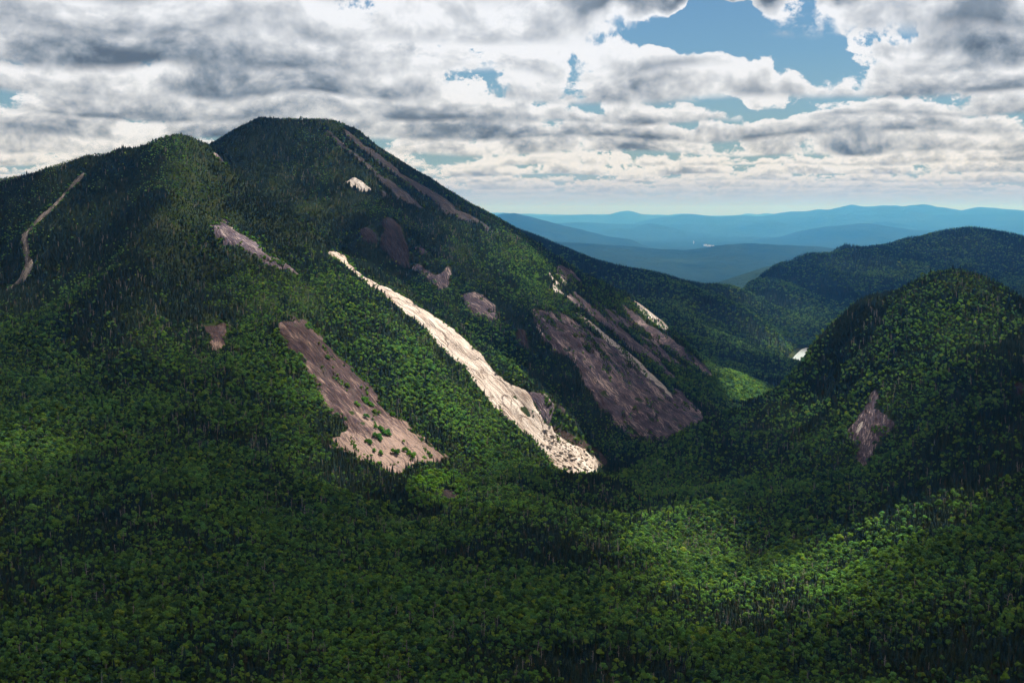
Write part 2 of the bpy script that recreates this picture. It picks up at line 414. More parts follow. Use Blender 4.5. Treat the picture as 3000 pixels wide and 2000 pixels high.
def leaf_material(name, dark, bright, odd, odd_amount=0.12, translucent=0.35, patch=0.012):
    m, t = material(name)
    pos = t.n('ShaderNodeNewGeometry').outputs['Position']
    rnd = t.n('ShaderNodeObjectInfo').outputs['Random']
    big = t.noise(pos, patch, 3, 0.55)
    f = t.math('ADD', t.math('MULTIPLY', big, 0.9), t.math('MULTIPLY', rnd, 0.75))
    c = t.mix(t.maprange(f, 0.35, 1.25), dark, bright)
    w = t.n('ShaderNodeTexWhiteNoise', noise_dimensions='1D'); t.put(w.inputs[1], rnd)
    c = t.mix(t.math('GREATER_THAN', w.outputs[0], 1.0 - odd_amount), c, odd)
    w2 = t.n('ShaderNodeTexWhiteNoise', noise_dimensions='1D'); t.put(w2.inputs[1], t.math('ADD', rnd, 3.7))
    hue = t.math('ADD', t.math('MULTIPLY', w2.outputs[0], 0.6), t.math('MULTIPLY', t.noise(pos, 0.02, 2, 0.5), 0.5))
    c = t.mix(1.0, c, t.ramp(hue, [(0.15, (0.78, 0.95, 1.45)), (0.55, (1.0, 1.0, 1.0)), (0.9, (1.32, 1.08, 0.75))]), 'MULTIPLY')
    fine = t.noise(pos, 0.9, 2, 0.6)
    c = t.mix(1.0, c, t.ramp(fine, [(0.25, (0.62, 0.62, 0.62)), (0.75, (1.35, 1.35, 1.35))]), 'MULTIPLY')
    d = t.n('ShaderNodeBsdfDiffuse'); t.put(d.inputs['Color'], c)
    tr = t.n('ShaderNodeBsdfTranslucent'); t.put(tr.inputs['Color'], t.mix(1.0, c, (1.1, 1.25, 0.6), 'MULTIPLY'))
    mx = t.n('ShaderNodeMixShader'); mx.inputs[0].default_value = translucent
    t.put(mx.inputs[1], d.outputs[0]); t.put(mx.inputs[2], tr.outputs[0])
    t.put(t.n('ShaderNodeOutputMaterial').inputs[0], mx.outputs[0])
    return m

def bark_material(name, a, b):
    m, t = material(name)
    pos = t.n('ShaderNodeTexCoord').outputs['Object']
    c = t.ramp(t.noise(pos, 2.5, 4, 0.6), [(0.35, a), (0.65, b)])
    d = t.n('ShaderNodeBsdfDiffuse'); t.put(d.inputs['Color'], c)
    t.put(t.n('ShaderNodeOutputMaterial').inputs[0], d.outputs[0])
    return m

def far_material(name='far_forest',  lo=(0.003, 0.008, 0.006), hi=(0.020, 0.034, 0.016), scale=0.02):
    m, t = material(name)
    pos = t.n('ShaderNodeNewGeometry').outputs['Position']
    a = t.noise(pos, scale * 0.35, 7, 0.72)
    b = t.noise(pos, scale * 0.05, 4, 0.6)
    c = t.ramp(t.math('ADD', t.math('MULTIPLY', a, 0.55), t.math('MULTIPLY', b, 0.45)), [(0.36, lo), (0.62, hi)])
    d = t.n('ShaderNodeBsdfDiffuse'); t.put(d.inputs['Color'], c)
    bp = t.n('ShaderNodeBump'); bp.inputs['Strength'].default_value = 1.0; bp.inputs['Distance'].default_value = 90.0
    t.put(bp.inputs['Height'], a); t.put(d.inputs['Normal'], bp.outputs[0])
    t.put(t.n('ShaderNodeOutputMaterial').inputs[0], d.outputs[0])
    return m

def rock_material(name, stops, streak=1.0, crack=(0.05, 0.035, 0.03), crack_amt=0.8, stain=(0.05, 0.04, 0.04), stain_amt=0.5, bump=0.6, grade=None, cell=1.0, flow=0.35):
    """slab rock; the st attribute runs across (x) and down (y) the slab in metres, z = 0 at its top .. 1 at its foot"""
    m, t = material(name)
    at_ = t.n('ShaderNodeAttribute', attribute_name='st').outputs['Vector']
    stretch = t.vmath('MULTIPLY', at_, (0.30 * streak, 0.05 * streak, 0.0))
    wob = t.noise(at_, 0.04, 3, 0.5)
    a = t.noise(stretch, 1.0, 7, 0.62, 0.6)
    broad = t.noise(t.vmath('MULTIPLY', at_, (0.05, 0.02, 0.0)), 1.0, 5, 0.6, 0.4)
    fac = t.math('ADD', t.math('MULTIPLY', a, 0.55), t.math('MULTIPLY', broad, 0.45))
    if grade is not None:
        z = t.n('ShaderNodeSeparateXYZ'); t.put(z.inputs[0], at_)
        fac = t.math('ADD', fac, t.math('MULTIPLY', t.maprange(z.outputs[2], grade[0], grade[1], smooth=True), grade[2]))
    c = t.ramp(fac, [((p - 0.53) * 0.45 + 0.5, tuple(0.68 * x for x in q)) for p, q in stops])
    # long dark water streaks
    s2 = t.noise(t.vmath('MULTIPLY', at_, (flow, 0.018, 0.0)), 1.0, 4, 0.6, 0.3)
    c = t.mix(t.math('MULTIPLY', t.maprange(s2, 0.53, 0.66, smooth=True), stain_amt), c, stain)
    # joints
    v = t.n('ShaderNodeTexVoronoi', feature='DISTANCE_TO_EDGE')
    wv = t.vmath('ADD', t.vmath('MULTIPLY', at_, (0.105 * cell, 0.020 * cell, 0.0)), t.vmath('SCALE', t.n('ShaderNodeTexNoise').outputs['Color'], scale=0.0))
    nz = t.n('ShaderNodeTexNoise'); t.put(nz.inputs['Vector'], at_); nz.inputs['Scale'].default_value = 0.05; nz.inputs['Detail'].default_value = 4
    wv = t.vmath('ADD', wv, t.vmath('SCALE', nz.outputs['Color'], scale=1.1))
    t.put(v.inputs['Vector'], wv); v.inputs['Scale'].default_value = 1.0
    ck = t.maprange(v.outputs['Distance'], 0.006, 0.045, 1.0, 0.0)
    ck = t.math('MULTIPLY', ck, t.maprange(t.noise(at_, 0.03, 2), 0.36, 0.52))
    c = t.mix(t.math('MULTIPLY', ck, crack_amt), c, crack)
    grain = t.noise(t.n('ShaderNodeNewGeometry').outputs['Position'], 0.8, 4, 0.65)
    c = t.mix(1.0, c, t.ramp(grain, [(0.3, (0.60, 0.60, 0.61)), (0.7, (1.3, 1.29, 1.28))]), 'MULTIPLY')
    d = t.n('ShaderNodeBsdfPrincipled'); t.put(d.inputs['Base Color'], c)
    d.inputs['Roughness'].default_value = 0.85; d.inputs['Specular IOR Level'].default_value = 0.06
    bp = t.n('ShaderNodeBump'); bp.inputs['Strength'].default_value = bump; bp.inputs['Distance'].default_value = 2.0
    t.put(bp.inputs['Height'], t.math('SUBTRACT', t.math('ADD', a, t.math('MULTIPLY', grain, 0.4)), t.math('MULTIPLY', ck, 0.5)))
    t.put(d.inputs['Normal'], bp.outputs[0])
    t.put(t.n('ShaderNodeOutputMaterial').inputs[0], d.outputs[0])
    return m

M_GROUND = ground_material()
M_BIRCH = leaf_material('birch_leaves', (0.019, 0.042, 0.034), (0.182, 0.340, 0.078), (0.19, 0.29, 0.06), 0.08, 0.52)
M_SPRUCE = leaf_material('spruce_needles', (0.018, 0.031, 0.024), (0.042, 0.066, 0.042), (0.056, 0.056, 0.036), 0.08, 0.3)
M_ALDER = leaf_material('alder_leaves', (0.06, 0.14, 0.020), (0.13, 0.27, 0.034), (0.10, 0.17, 0.03), 0.2)
M_BARK = bark_material('bark', (0.06, 0.05, 0.04), (0.13, 0.11, 0.09))
M_DEAD = bark_material('weathered_wood', (0.20, 0.17, 0.15), (0.34, 0.30, 0.27))

# ------------------------------------------------------------------ near terrain
STEP = 4.0
GX = np.arange(-1080.0, 1081.0, STEP); GY = np.arange(560.0, 2761.0, STEP)
XX, YY = np.meshgrid(GX, GY)
ZA, ZB = near_parts(XX, YY)
ZZ = smax(ZA, ZB) + 0.5 * warp_detail(XX, YY) + mend(XX, YY)

def sample(grid, x, y, x0=None, y0=None, st=STEP):
    fx = (np.asarray(x, float) - (GX[0] if x0 is None else x0)) / st; fy = (np.asarray(y, float) - (GY[0] if y0 is None else y0)) / st
    i = np.clip(np.floor(fx).astype(int), 0, grid.shape[1] - 2); j = np.clip(np.floor(fy).astype(int), 0, grid.shape[0] - 2)
    fx = np.clip(fx - i, 0, 1); fy = np.clip(fy - j, 0, 1)
    return (grid[j, i] * (1 - fx) + grid[j, i + 1] * fx) * (1 - fy) + (grid[j + 1, i] * (1 - fx) + grid[j + 1, i + 1] * fx) * fy
def gz(x, y): return sample(ZZ, x, y)

# which distance shows at each place of the picture (a 750 x 500 table): for placing things on the slopes
DW, DH = 750, 500
DCOL = (np.arange(DW) + 0.5) * 4.0
def sweep(f, ys, extra, hor, img):
    for y in ys:
        z = np.zeros(DW)
        for _ in range(2):
            x = (DCOL - 1500.0) / FPX * (y * CP - z * SP)
            z = f(x, np.full(DW, float(y))) + extra
        _, v = project(x, y, z)
        top = np.clip(np.floor(v / 4.0), 0, DH).astype(int)
        for c in np.nonzero(top < hor)[0]:
            img[top[c]:int(hor[c]), c] = y; hor[c] = top[c]
HOR = np.full(DW, float(DH)); SEEN = np.full((DH, DW), np.nan)
sweep(gz, np.arange(562.0, 2756.0, 3.0), 0.0, HOR, SEEN)
def seen_depth(u, v):
    i = np.clip((np.asarray(u) / 4).astype(int), 0, DW - 1); j = np.clip((np.asarray(v) / 4).astype(int), 0, DH - 1)
    return SEEN[j, i]
def ground_at(u, v, dj=3):
    """the ground point that shows at (u, v)"""
    d = float(seen_depth(np.array(u), np.array(v)))
    if not d == d: d = 2300.0
    for _ in range(30):
        r = ray(u, v)
        d2 = d
        e = r[2] * d - float(gz(r[0] * d, d))
        d = d + np.clip(e / 0.45, -6, 6)
        if abs(d - d2) < 0.05: break
    r = ray(u, v)
    return r[0] * d, d, float(gz(r[0] * d, d))

PEAK_OWN = ZB > ZA
UU, VV = project(XX, YY, ZZ)
KNOLL = ~PEAK_OWN & (XX > 60 + 0.16 * (1500 - YY)) & (YY > 1000 + 0.0 * XX) & (ZZ > -262 + 0.05 * (XX - 200))
LEFT = ~PEAK_OWN & ~KNOLL & (YY > 1150 + 0.42 * (XX + 100) * (XX > -100)) & (XX < 140)
OWN = np.where(PEAK_OWN, 1, np.where(KNOLL, 2, np.where(LEFT, 0, 3)))
fown = OWN[:-1, :-1]
V_ALL = np.stack([XX, YY, ZZ], -1).reshape(-1, 3)
TERRAIN = []
for k, (nm, lb) in enumerate([('mountain', 'wooded mountain with a small pointed top, ribs and pale rock slides'), ('mountain', 'high rounded peak standing behind with bare slabs on its steep flank'),
                              ('hill', 'dark wooded knoll rising across the pass with a rock scar'), ('valley_ground', 'wooded valley floor falling away towards the pass')]):
    v_, f_ = compact(V_ALL, grid_faces(len(GY), len(GX), fown == k))
    o = link(nm, mesh_np(nm, v_, f_, True, [M_GROUND])); tag(o, lb, kind='structure'); TERRAIN.append(o)

# the slope the viewpoint stands on, from the edge of the picture up past the camera
ox, oy = np.meshgrid(np.arange(-1600.0, 1601.0, 40.0), np.concatenate([np.arange(-900.0, 520.0, 40.0), [562.0]]))
oz = np.where(oy > 0, -4.0 - 0.43 * oy, -4.0 + 0.22 * -oy) - 0.00006 * ox ** 2 + 6 * fbm(ox, oy, 160, 3, 3) * np.clip(np.hypot(ox, oy) / 200, 0, 1) - 4
oz[-1] = np.where(np.abs(ox[-1]) < 1080, gz(np.clip(ox[-1], -1080, 1080), np.full(ox.shape[1], 562.0)) - 1.0, oz[-1])
tag(link('hillside', mesh_np('hillside', np.stack([ox, oy, oz], -1), grid_faces(*ox.shape), True, [M_GROUND])), 'slope below and behind the viewpoint', kind='structure')

# ------------------------------------------------------------------ bare rock: outlines read off the slopes
def z2(l): return [(800 + x / 1.96, 600 + y / 1.96) for x, y in l]
def z3(l): return [(1400 + x / 1.96, 500 + y / 1.96) for x, y in l]
def zc(l): return [(500 + x / 2.352, 300 + y / 2.352) for x, y in l]
def z1(l): return [(x / 2.24, 300 + y / 2.24) for x, y in l]
def band(l):
    """outline of a strip from (x, y, half width) stations"""
    p = np.array(l, float); t = np.gradient(p[:, :2], axis=0); t /= np.linalg.norm(t, axis=1, keepdims=True)
    n = np.stack([-t[:, 1], t[:, 0]], 1) * p[:, 2:3]
    return [tuple(q) for q in p[:, :2] + n] + [tuple(q) for q in (p[:, :2] - n)[::-1]]

R_PALE = rock_material('pale_slide_rock', [(0.3, (0.27, 0.21, 0.18)), (0.42, (0.47, 0.395, 0.35)), (0.6, (0.63, 0.55, 0.50)), (0.75, (0.76, 0.69, 0.64))], 1.0, (0.09, 0.06, 0.045), 0.75, (0.26, 0.185, 0.14), 0.5, 0.9)
R_BROWN = rock_material('brown_slab_rock', [(0.3, (0.026, 0.0155, 0.019)), (0.48, (0.044, 0.027, 0.031)), (0.62, (0.088, 0.057, 0.058)), (0.8, (0.29, 0.21, 0.182))], 1.3, (0.05, 0.04, 0.035), 0.6, (0.055, 0.044, 0.045), 0.6, 0.5, grade=(0.55, 0.95, 0.16))
R_PURPLE = rock_material('purple_slab_rock', [(0.3, (0.040, 0.030, 0.045)), (0.5, (0.082, 0.063, 0.086)), (0.60, (0.135, 0.106, 0.128)), (0.70, (0.40, 0.33, 0.335))], 2.2, (0.04, 0.03, 0.03), 0.6, (0.05, 0.042, 0.045), 0.7, 0.6)
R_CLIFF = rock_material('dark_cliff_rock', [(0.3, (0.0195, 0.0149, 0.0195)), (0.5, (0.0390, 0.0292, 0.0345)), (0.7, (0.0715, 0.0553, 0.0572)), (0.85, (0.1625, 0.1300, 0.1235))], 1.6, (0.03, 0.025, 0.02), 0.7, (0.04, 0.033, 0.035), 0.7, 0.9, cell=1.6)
R_GREY = rock_material('grey_peak_rock', [(0.3, (0.0255, 0.0225, 0.0285)), (0.5, (0.0435, 0.0382, 0.0465)), (0.68, (0.0750, 0.0660, 0.0735)), (0.82, (0.2550, 0.2250, 0.2325))], 1.1, (0.06, 0.05, 0.05), 0.5, (0.09, 0.08, 0.085), 0.5, 0.6)
R_WHITE = rock_material('fresh_white_rock', [(0.3, (0.3400, 0.3060, 0.2975)), (0.5, (0.4930, 0.4590, 0.4420)), (0.7, (0.6120, 0.5780, 0.5525))], 1.0, (0.08, 0.06, 0.06), 0.8, (0.2, 0.17, 0.17), 0.5, 0.7)

R_DEBRIS = rock_material('wet_brown_debris', [(0.3, (0.030, 0.020, 0.017)), (0.5, (0.055, 0.037, 0.031)), (0.7, (0.11, 0.078, 0.065)), (0.85, (0.30, 0.24, 0.21))], 2.0, (0.02, 0.014, 0.012), 0.6, (0.03, 0.02, 0.018), 0.5, 0.9, cell=3.0)
R_RUBBLE = rock_material('grey_rubble', [(0.3, (0.10, 0.08, 0.075)), (0.48, (0.20, 0.165, 0.15)), (0.6, (0.36, 0.31, 0.28)), (0.75, (0.55, 0.48, 0.44))], 3.5, (0.03, 0.025, 0.022), 0.9, (0.07, 0.055, 0.05), 0.5, 1.0, cell=4.0)
ROCKS = [
 ('rock_slide', 'long pale cream rock slide running down the mountainside to the pass', 'rock slide', R_PALE, 1.6, 1.7, 1.3,
  z2([(345,270),(410,300),(430,340),(480,380),(560,425),(640,470),(720,510),(800,560),(870,605),(940,650),(990,690),(1050,730),(1110,780),(1170,830),(1210,870),(1225,905),(1260,950),(1320,1000),(1400,1045),(1452,1066),(1500,1150),(1535,1220),(1568,1262),(1600,1278),(1610,1310),(1690,1360),(1790,1410),(1860,1460),(1900,1500),
      (1820,1545),(1750,1550),(1680,1530),(1630,1510),(1600,1470),(1560,1420),(1500,1360),(1450,1310),(1380,1240),(1300,1180),(1240,1115),(1180,1035),(1130,955),(1080,905),(1000,855),(920,765),(860,700),(780,630),(700,570),(640,515),(560,465),(490,412),(430,360),(370,315),(315,275)])),
 ('rock_slab', 'shaded border of the lower pale slide, shade put into darker rock colour', 'rock slab', R_PURPLE, 1.5, 1.5, 1.6, z2([(1462,1072),(1560,1090),(1608,1150),(1598,1215),(1578,1258),(1545,1216),(1512,1148)])),  # the slide's shaded border, its shade painted as darker rock
 ('debris_slope', 'dark brown soil and debris along the foot of the pale slide', 'debris', R_DEBRIS, 1.5, 1.5, 1.6, z2([(1606,1272),(1640,1285),(1720,1325),(1800,1365),(1885,1425),(1930,1492),(1905,1500),(1868,1456),(1796,1404),(1694,1354),(1616,1304)])),
 ('rock_slab', 'broad brown rock slab with bushes growing on it, paler at its foot', 'rock slab', R_BROWN, 1.5, 3.6, 1.2,
  z2([(30,680),(120,655),(200,680),(260,730),(300,790),(350,850),(400,920),(470,980),(540,1030),(600,1090),(650,1160),(720,1220),(780,1280),(850,1340),(920,1390),(980,1440),(1000,1470),(900,1475),(830,1470),(760,1480),(720,1535),(650,1530),(570,1490),(480,1440),(400,1410),(340,1370),(330,1330),(410,1310),(420,1280),(390,1220),(330,1190),(290,1120),(240,1050),(200,1000),(170,940),(150,880),(100,830),(50,770)])),
 ('rock_slide', 'pinkish grey rock slide with light streaks, above the brown slab', 'rock slide', R_PURPLE, 1.8, 2.5, 1.4,
  zc([(280,840),(340,860),(352,800),(385,805),(398,860),(460,895),(520,910),(580,960),(620,1010),(650,1050),(720,1070),(790,1100),(830,1130),(890,1200),(850,1195),(790,1160),(740,1155),(700,1120),(640,1080),(600,1050),(560,1035),(500,1010),(440,985),(380,970),(330,930),(300,890)])),
 ('rock_outcrop', 'small rocky outcrop on the bright crest below the pointed top', 'rock outcrop', R_PURPLE, 2.0, 1.5, 1.0,
  zc([(288,338),(340,368),(388,383),(396,420),(355,410),(318,383)])),
 ('rock_slide', 'dark grey rock slide descending from the rounded summit', 'rock slide', R_GREY, 1.8, 1.3, 0.8,
  zc([(1050,170),(1100,210),(1170,260),(1210,310),(1290,370),(1380,440),(1460,510),(1550,570),(1640,640),(1700,690),(1745,735),(1700,725),(1620,692),(1560,662),(1500,592),(1440,540),(1370,470),(1310,420),(1250,362),(1190,314),(1130,274),(1080,222),(1045,182)])),
 ('rock_slide', 'broken grey rock strip just under the skyline of the high peak', 'rock slide', R_GREY, 1.8, 1.8, 0.8,
  zc([(1180,185),(1260,232),(1330,302),(1400,342),(1470,392),(1560,462),(1640,522),(1740,572),(1820,622),(1890,672),(1960,732),(2050,772),(2130,822),(2230,895),(2180,882),(2080,816),(1990,800),(1900,766),(1850,716),(1760,646),(1700,598),(1630,566),(1550,506),(1480,446),(1400,394),(1340,346),(1270,276),(1195,220)])),
 ('rock_slab', 'small whitish rock patch alone among the dark firs below the summit', 'rock slab', R_WHITE, 1.8, 2.0, 0.9,
  zc([(1200,548),(1260,527),(1310,540),(1350,570),(1384,602),(1362,618),(1320,608),(1260,590)])),
 ('rock_outcrop', 'faint grey outcrop right of the whitish rock patch', 'rock outcrop', R_GREY, 2.0, 2.0, 0.9,
  zc([(1430,612),(1470,612),(1498,648),(1460,652)])),
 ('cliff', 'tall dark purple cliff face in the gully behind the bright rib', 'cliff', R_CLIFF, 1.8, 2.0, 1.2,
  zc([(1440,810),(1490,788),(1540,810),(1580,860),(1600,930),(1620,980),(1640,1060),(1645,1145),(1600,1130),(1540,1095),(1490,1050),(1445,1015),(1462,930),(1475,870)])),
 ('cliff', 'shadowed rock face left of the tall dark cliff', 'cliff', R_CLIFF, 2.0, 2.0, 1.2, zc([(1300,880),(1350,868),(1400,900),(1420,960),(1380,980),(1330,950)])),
 ('cliff', 'light stained cliff band under yellowish ledges beside the tall dark cliff', 'cliff', R_PURPLE, 1.8, 3.0, 1.4,
  zc([(1690,1115),(1760,1145),(1830,1185),(1870,1155),(1930,1135),(1942,1200),(1915,1250),(1895,1292),(1840,1278),(1780,1228),(1700,1188),(1670,1150)])),
 ('cliff', 'small pale ledge above the light stained cliff band', 'cliff', R_PURPLE, 1.8, 3.0, 1.2, zc([(1690,1000),(1740,982),(1766,1030),(1720,1045)])),
 ('cliff', 'pinkish cliff block above the lower end of the pale slide', 'cliff', R_PURPLE, 1.7, 2.5, 1.5,
  z2([(1055,510),(1120,505),(1190,525),(1260,555),(1272,600),(1225,612),(1280,640),(1250,668),(1180,632),(1100,580)])),
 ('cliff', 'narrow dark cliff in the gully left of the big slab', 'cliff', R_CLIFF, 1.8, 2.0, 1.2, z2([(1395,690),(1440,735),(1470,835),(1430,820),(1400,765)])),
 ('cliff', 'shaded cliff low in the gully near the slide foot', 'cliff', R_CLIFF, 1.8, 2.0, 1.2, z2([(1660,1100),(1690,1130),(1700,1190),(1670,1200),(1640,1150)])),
 ('rock_slab', 'huge smooth purple grey slab sweeping down to the pass', 'rock slab', R_PURPLE, 1.7, 4.0, 2.2,
  z3([(310,800),(380,810),(440,800),(520,840),(600,890),(660,940),(720,970),(780,1020),(840,1060),(900,1110),(960,1160),(1010,1220),(1060,1250),(1100,1290),(1150,1260),(1200,1290),(1250,1340),(1290,1390),(1295,1450),(1220,1490),(1150,1520),(1050,1550),(950,1535),(860,1510),(800,1465),(740,1400),(690,1340),(650,1280),(620,1220),(570,1150),(520,1080),(450,1030),(390,980),(350,900)])),
 ('rock_slide', 'thin white streak of bare rock down the middle of the slabs', 'rock slide', R_WHITE, 1.5, 0.9, 0.8,
  z3([(560,812),(640,864),(720,930),(790,985),(860,1045),(920,1095),(990,1163),(1060,1225),(1112,1285),(1136,1325),(1060,1268),(980,1198),(900,1128),(830,1068),(760,998),(690,928),(620,876)])),
 ('rock_slab', 'long buff rock strip with a bright edge above the white streak', 'rock slab', R_PURPLE, 1.8, 2.0, 1.2,
  z3([(515,720),(560,695),(620,745),(690,795),(760,855),(830,915),(900,975),(960,1025),(1030,1075),(1090,1145),(1160,1205),(1100,1198),(1020,1118),(950,1068),(880,1018),(800,948),(730,898),(660,838),(590,788),(525,765)])),
 ('rock_slab', 'short dark slab between strips of firs high on the flank', 'rock slab', R_PURPLE, 1.8, 2.0, 1.0,
  z3([(610,705),(700,772),(760,795),(830,845),(885,888),(865,915),(780,877),(700,826)])),
 ('rock_slab', 'grey slab strip low on the flank between two strips of firs', 'rock slab', R_PURPLE, 1.8, 2.0, 1.0,
  z3([(915,935),(1000,972),(1080,1032),(1150,1082),(1200,1132),(1232,1185),(1150,1138),(1080,1098),(1000,1048),(925,965)])),
 ('rock_slab', 'outermost long tan slab strip along the edge of the flank', 'rock slab', R_PURPLE, 1.8, 2.0, 1.0,
  z3([(815,755),(900,820),(960,880),(1040,920),(1110,970),(1180,1020),(1250,1070),(1320,1130),(1360,1200),(1290,1162),(1200,1102),(1110,1032),(1030,972),(950,920),(880,860)])),
 ('rock_slide', 'narrow sunlit white slide on the outer edge of the flank', 'rock slide', R_WHITE, 1.6, 0.7, 0.7,
  z3([(885,738),(950,772),(1020,832),(1080,872),(1112,915),(1060,908),(1000,860),(940,810)])),
 ('rock_slab', 'rounded grey slab high on the flank near the skyline', 'rock slab', R_PURPLE, 1.8, 2.0, 1.0, z3([(450,540),(520,565),(592,625),(598,665),(520,636),(465,595)])),
 ('rock_slide', 'upper white rock chute at the top of the slabs', 'rock slide', R_WHITE, 1.5, 0.6, 0.7, z3([(425,645),(445,650),(498,718),(470,712),(436,685)])),
 ('rock_slide', 'tiny pale rock chute beside the crest at the top of the slabs', 'rock slide', R_WHITE, 1.5, 0.6, 0.7, z3([(395,578),(410,582),(436,618),(466,648),(476,662),(450,652),(420,618)])),
 ('rock_slide', 'slim buff rock chute right of the tiny pale chute', 'rock slide', R_WHITE, 1.5, 0.6, 0.7, z3([(445,588),(470,600),(515,650),(500,660),(470,625)])),
 ('rock_outcrop', 'small grey outcrop near the skyline right of the rounded slab', 'rock outcrop', R_GREY, 1.8, 2.0, 1.0, z3([(655,585),(700,600),(748,640),(758,660),(700,632)])),
 ('rock_slide', 'short bright rock edge on the upper border of the huge slab', 'rock slide', R_WHITE, 1.4, 0.5, 0.6, z3([(338,895),(352,902),(400,965),(385,968),(360,938)])),
 ('rock_slab', 'rock scar with a white streak on the dark knoll', 'rock slab', R_PURPLE, 1.5, 2.5, 1.0,
  [(2566,1148),(2576,1165),(2564,1195),(2590,1210),(2610,1235),(2622,1255),(2600,1268),(2580,1285),(2560,1315),(2545,1350),(2535,1380),(2523,1388),(2513,1350),(2510,1310),(2496,1290),(2488,1260),(2503,1233),(2523,1203),(2540,1180)]),
 ('rock_slide', 'white streak of wet rock inside the scar on the knoll', 'rock slide', R_WHITE, 1.2, 1.5, 0.5, [(2552,1197),(2558,1203),(2540,1228),(2522,1256),(2512,1268),(2515,1245),(2532,1220)]),
 ('cliff', 'small dark cliff on the steep end of the knoll', 'cliff', R_CLIFF, 1.6, 2.0, 1.0, [(2404,955),(2420,958),(2416,985),(2402,992)]),
 ('cliff', 'small reddish cliff at the edge of the picture on the knoll', 'cliff', R_CLIFF, 1.6, 2.0, 1.0, [(2965,1122),(3005,1128),(3010,1160),(2985,1152)]),
 ('cliff', 'square brown cliff left of the broad brown slab', 'cliff', R_BROWN, 1.5, 2.5, 1.2, z1([(1335,1470),(1380,1458),(1470,1462),(1490,1530),(1482,1600),(1430,1640),(1390,1620),(1360,1540)])),
 ('cliff', 'low brown cliff in the bush filled gully below the brown slab', 'cliff', R_CLIFF, 1.5, 2.5, 1.2, [(1292,1438),(1315,1434),(1338,1445),(1334,1470),(1308,1478)]),
 ('rock_outcrop', 'thin strip of rock at the left border of the bush filled gully', 'rock outcrop', R_BROWN, 1.4, 2.0, 0.8, [(1203,1415),(1215,1416),(1232,1440),(1240,1462),(1228,1450),(1212,1432)]),
 ('rock_slide', 'narrow rubble gully winding down the far wooded slope', 'rock slide', R_RUBBLE, 1.4, 1.3, 1.2,
  z1(band([(556,466,6),(500,512,10),(432,588,7),(390,640,8),(340,690,10),(280,740,11),(230,800,12),(190,840,15),(162,880,22),(165,940,26),(175,1000,24),(186,1060,26),(170,1110,26),(145,1160,22),(100,1195,14),(60,1222,10),(20,1270,6)]))),
]

def poly_dist(px, py, poly):
    """signed distance to an outline, positive inside"""
    p = np.array(poly, float); q = np.roll(p, -1, 0)
    inside = np.zeros(px.shape, bool); best = np.full(px.shape, 1e9)
    for (ax, ay), (bx, by) in zip(p, q):
        c = (ay > py) != (by > py)
        if ay != by: inside ^= c & (px < (bx - ax) * (py - ay) / (by - ay) + ax)
        L = (bx - ax) ** 2 + (by - ay) ** 2 + 1e-9
        t = np.clip(((px - ax) * (bx - ax) + (py - ay) * (by - ay)) / L, 0, 1)
        best = np.minimum(best, (px - ax - t * (bx - ax)) ** 2 + (py - ay - t * (by - ay)) ** 2)
    return np.where(inside, 1, -1) * np.sqrt(best)

ROCK_SD = np.full(XX.shape, -50.0)               # metres inside (+) / outside (-) any rock, on the terrain grid
ROCK_OBJ = []

def visible_mask(x, y, z, tol=45.0):
    u, v = project(x, y, z)
    ok = np.zeros(np.shape(x), bool)
    for du in (-4, 0, 4):
        for dv in (-6, 0, 6):
            ok |= np.abs(seen_depth(u + du, v + dv) - y) < tol
    return ok

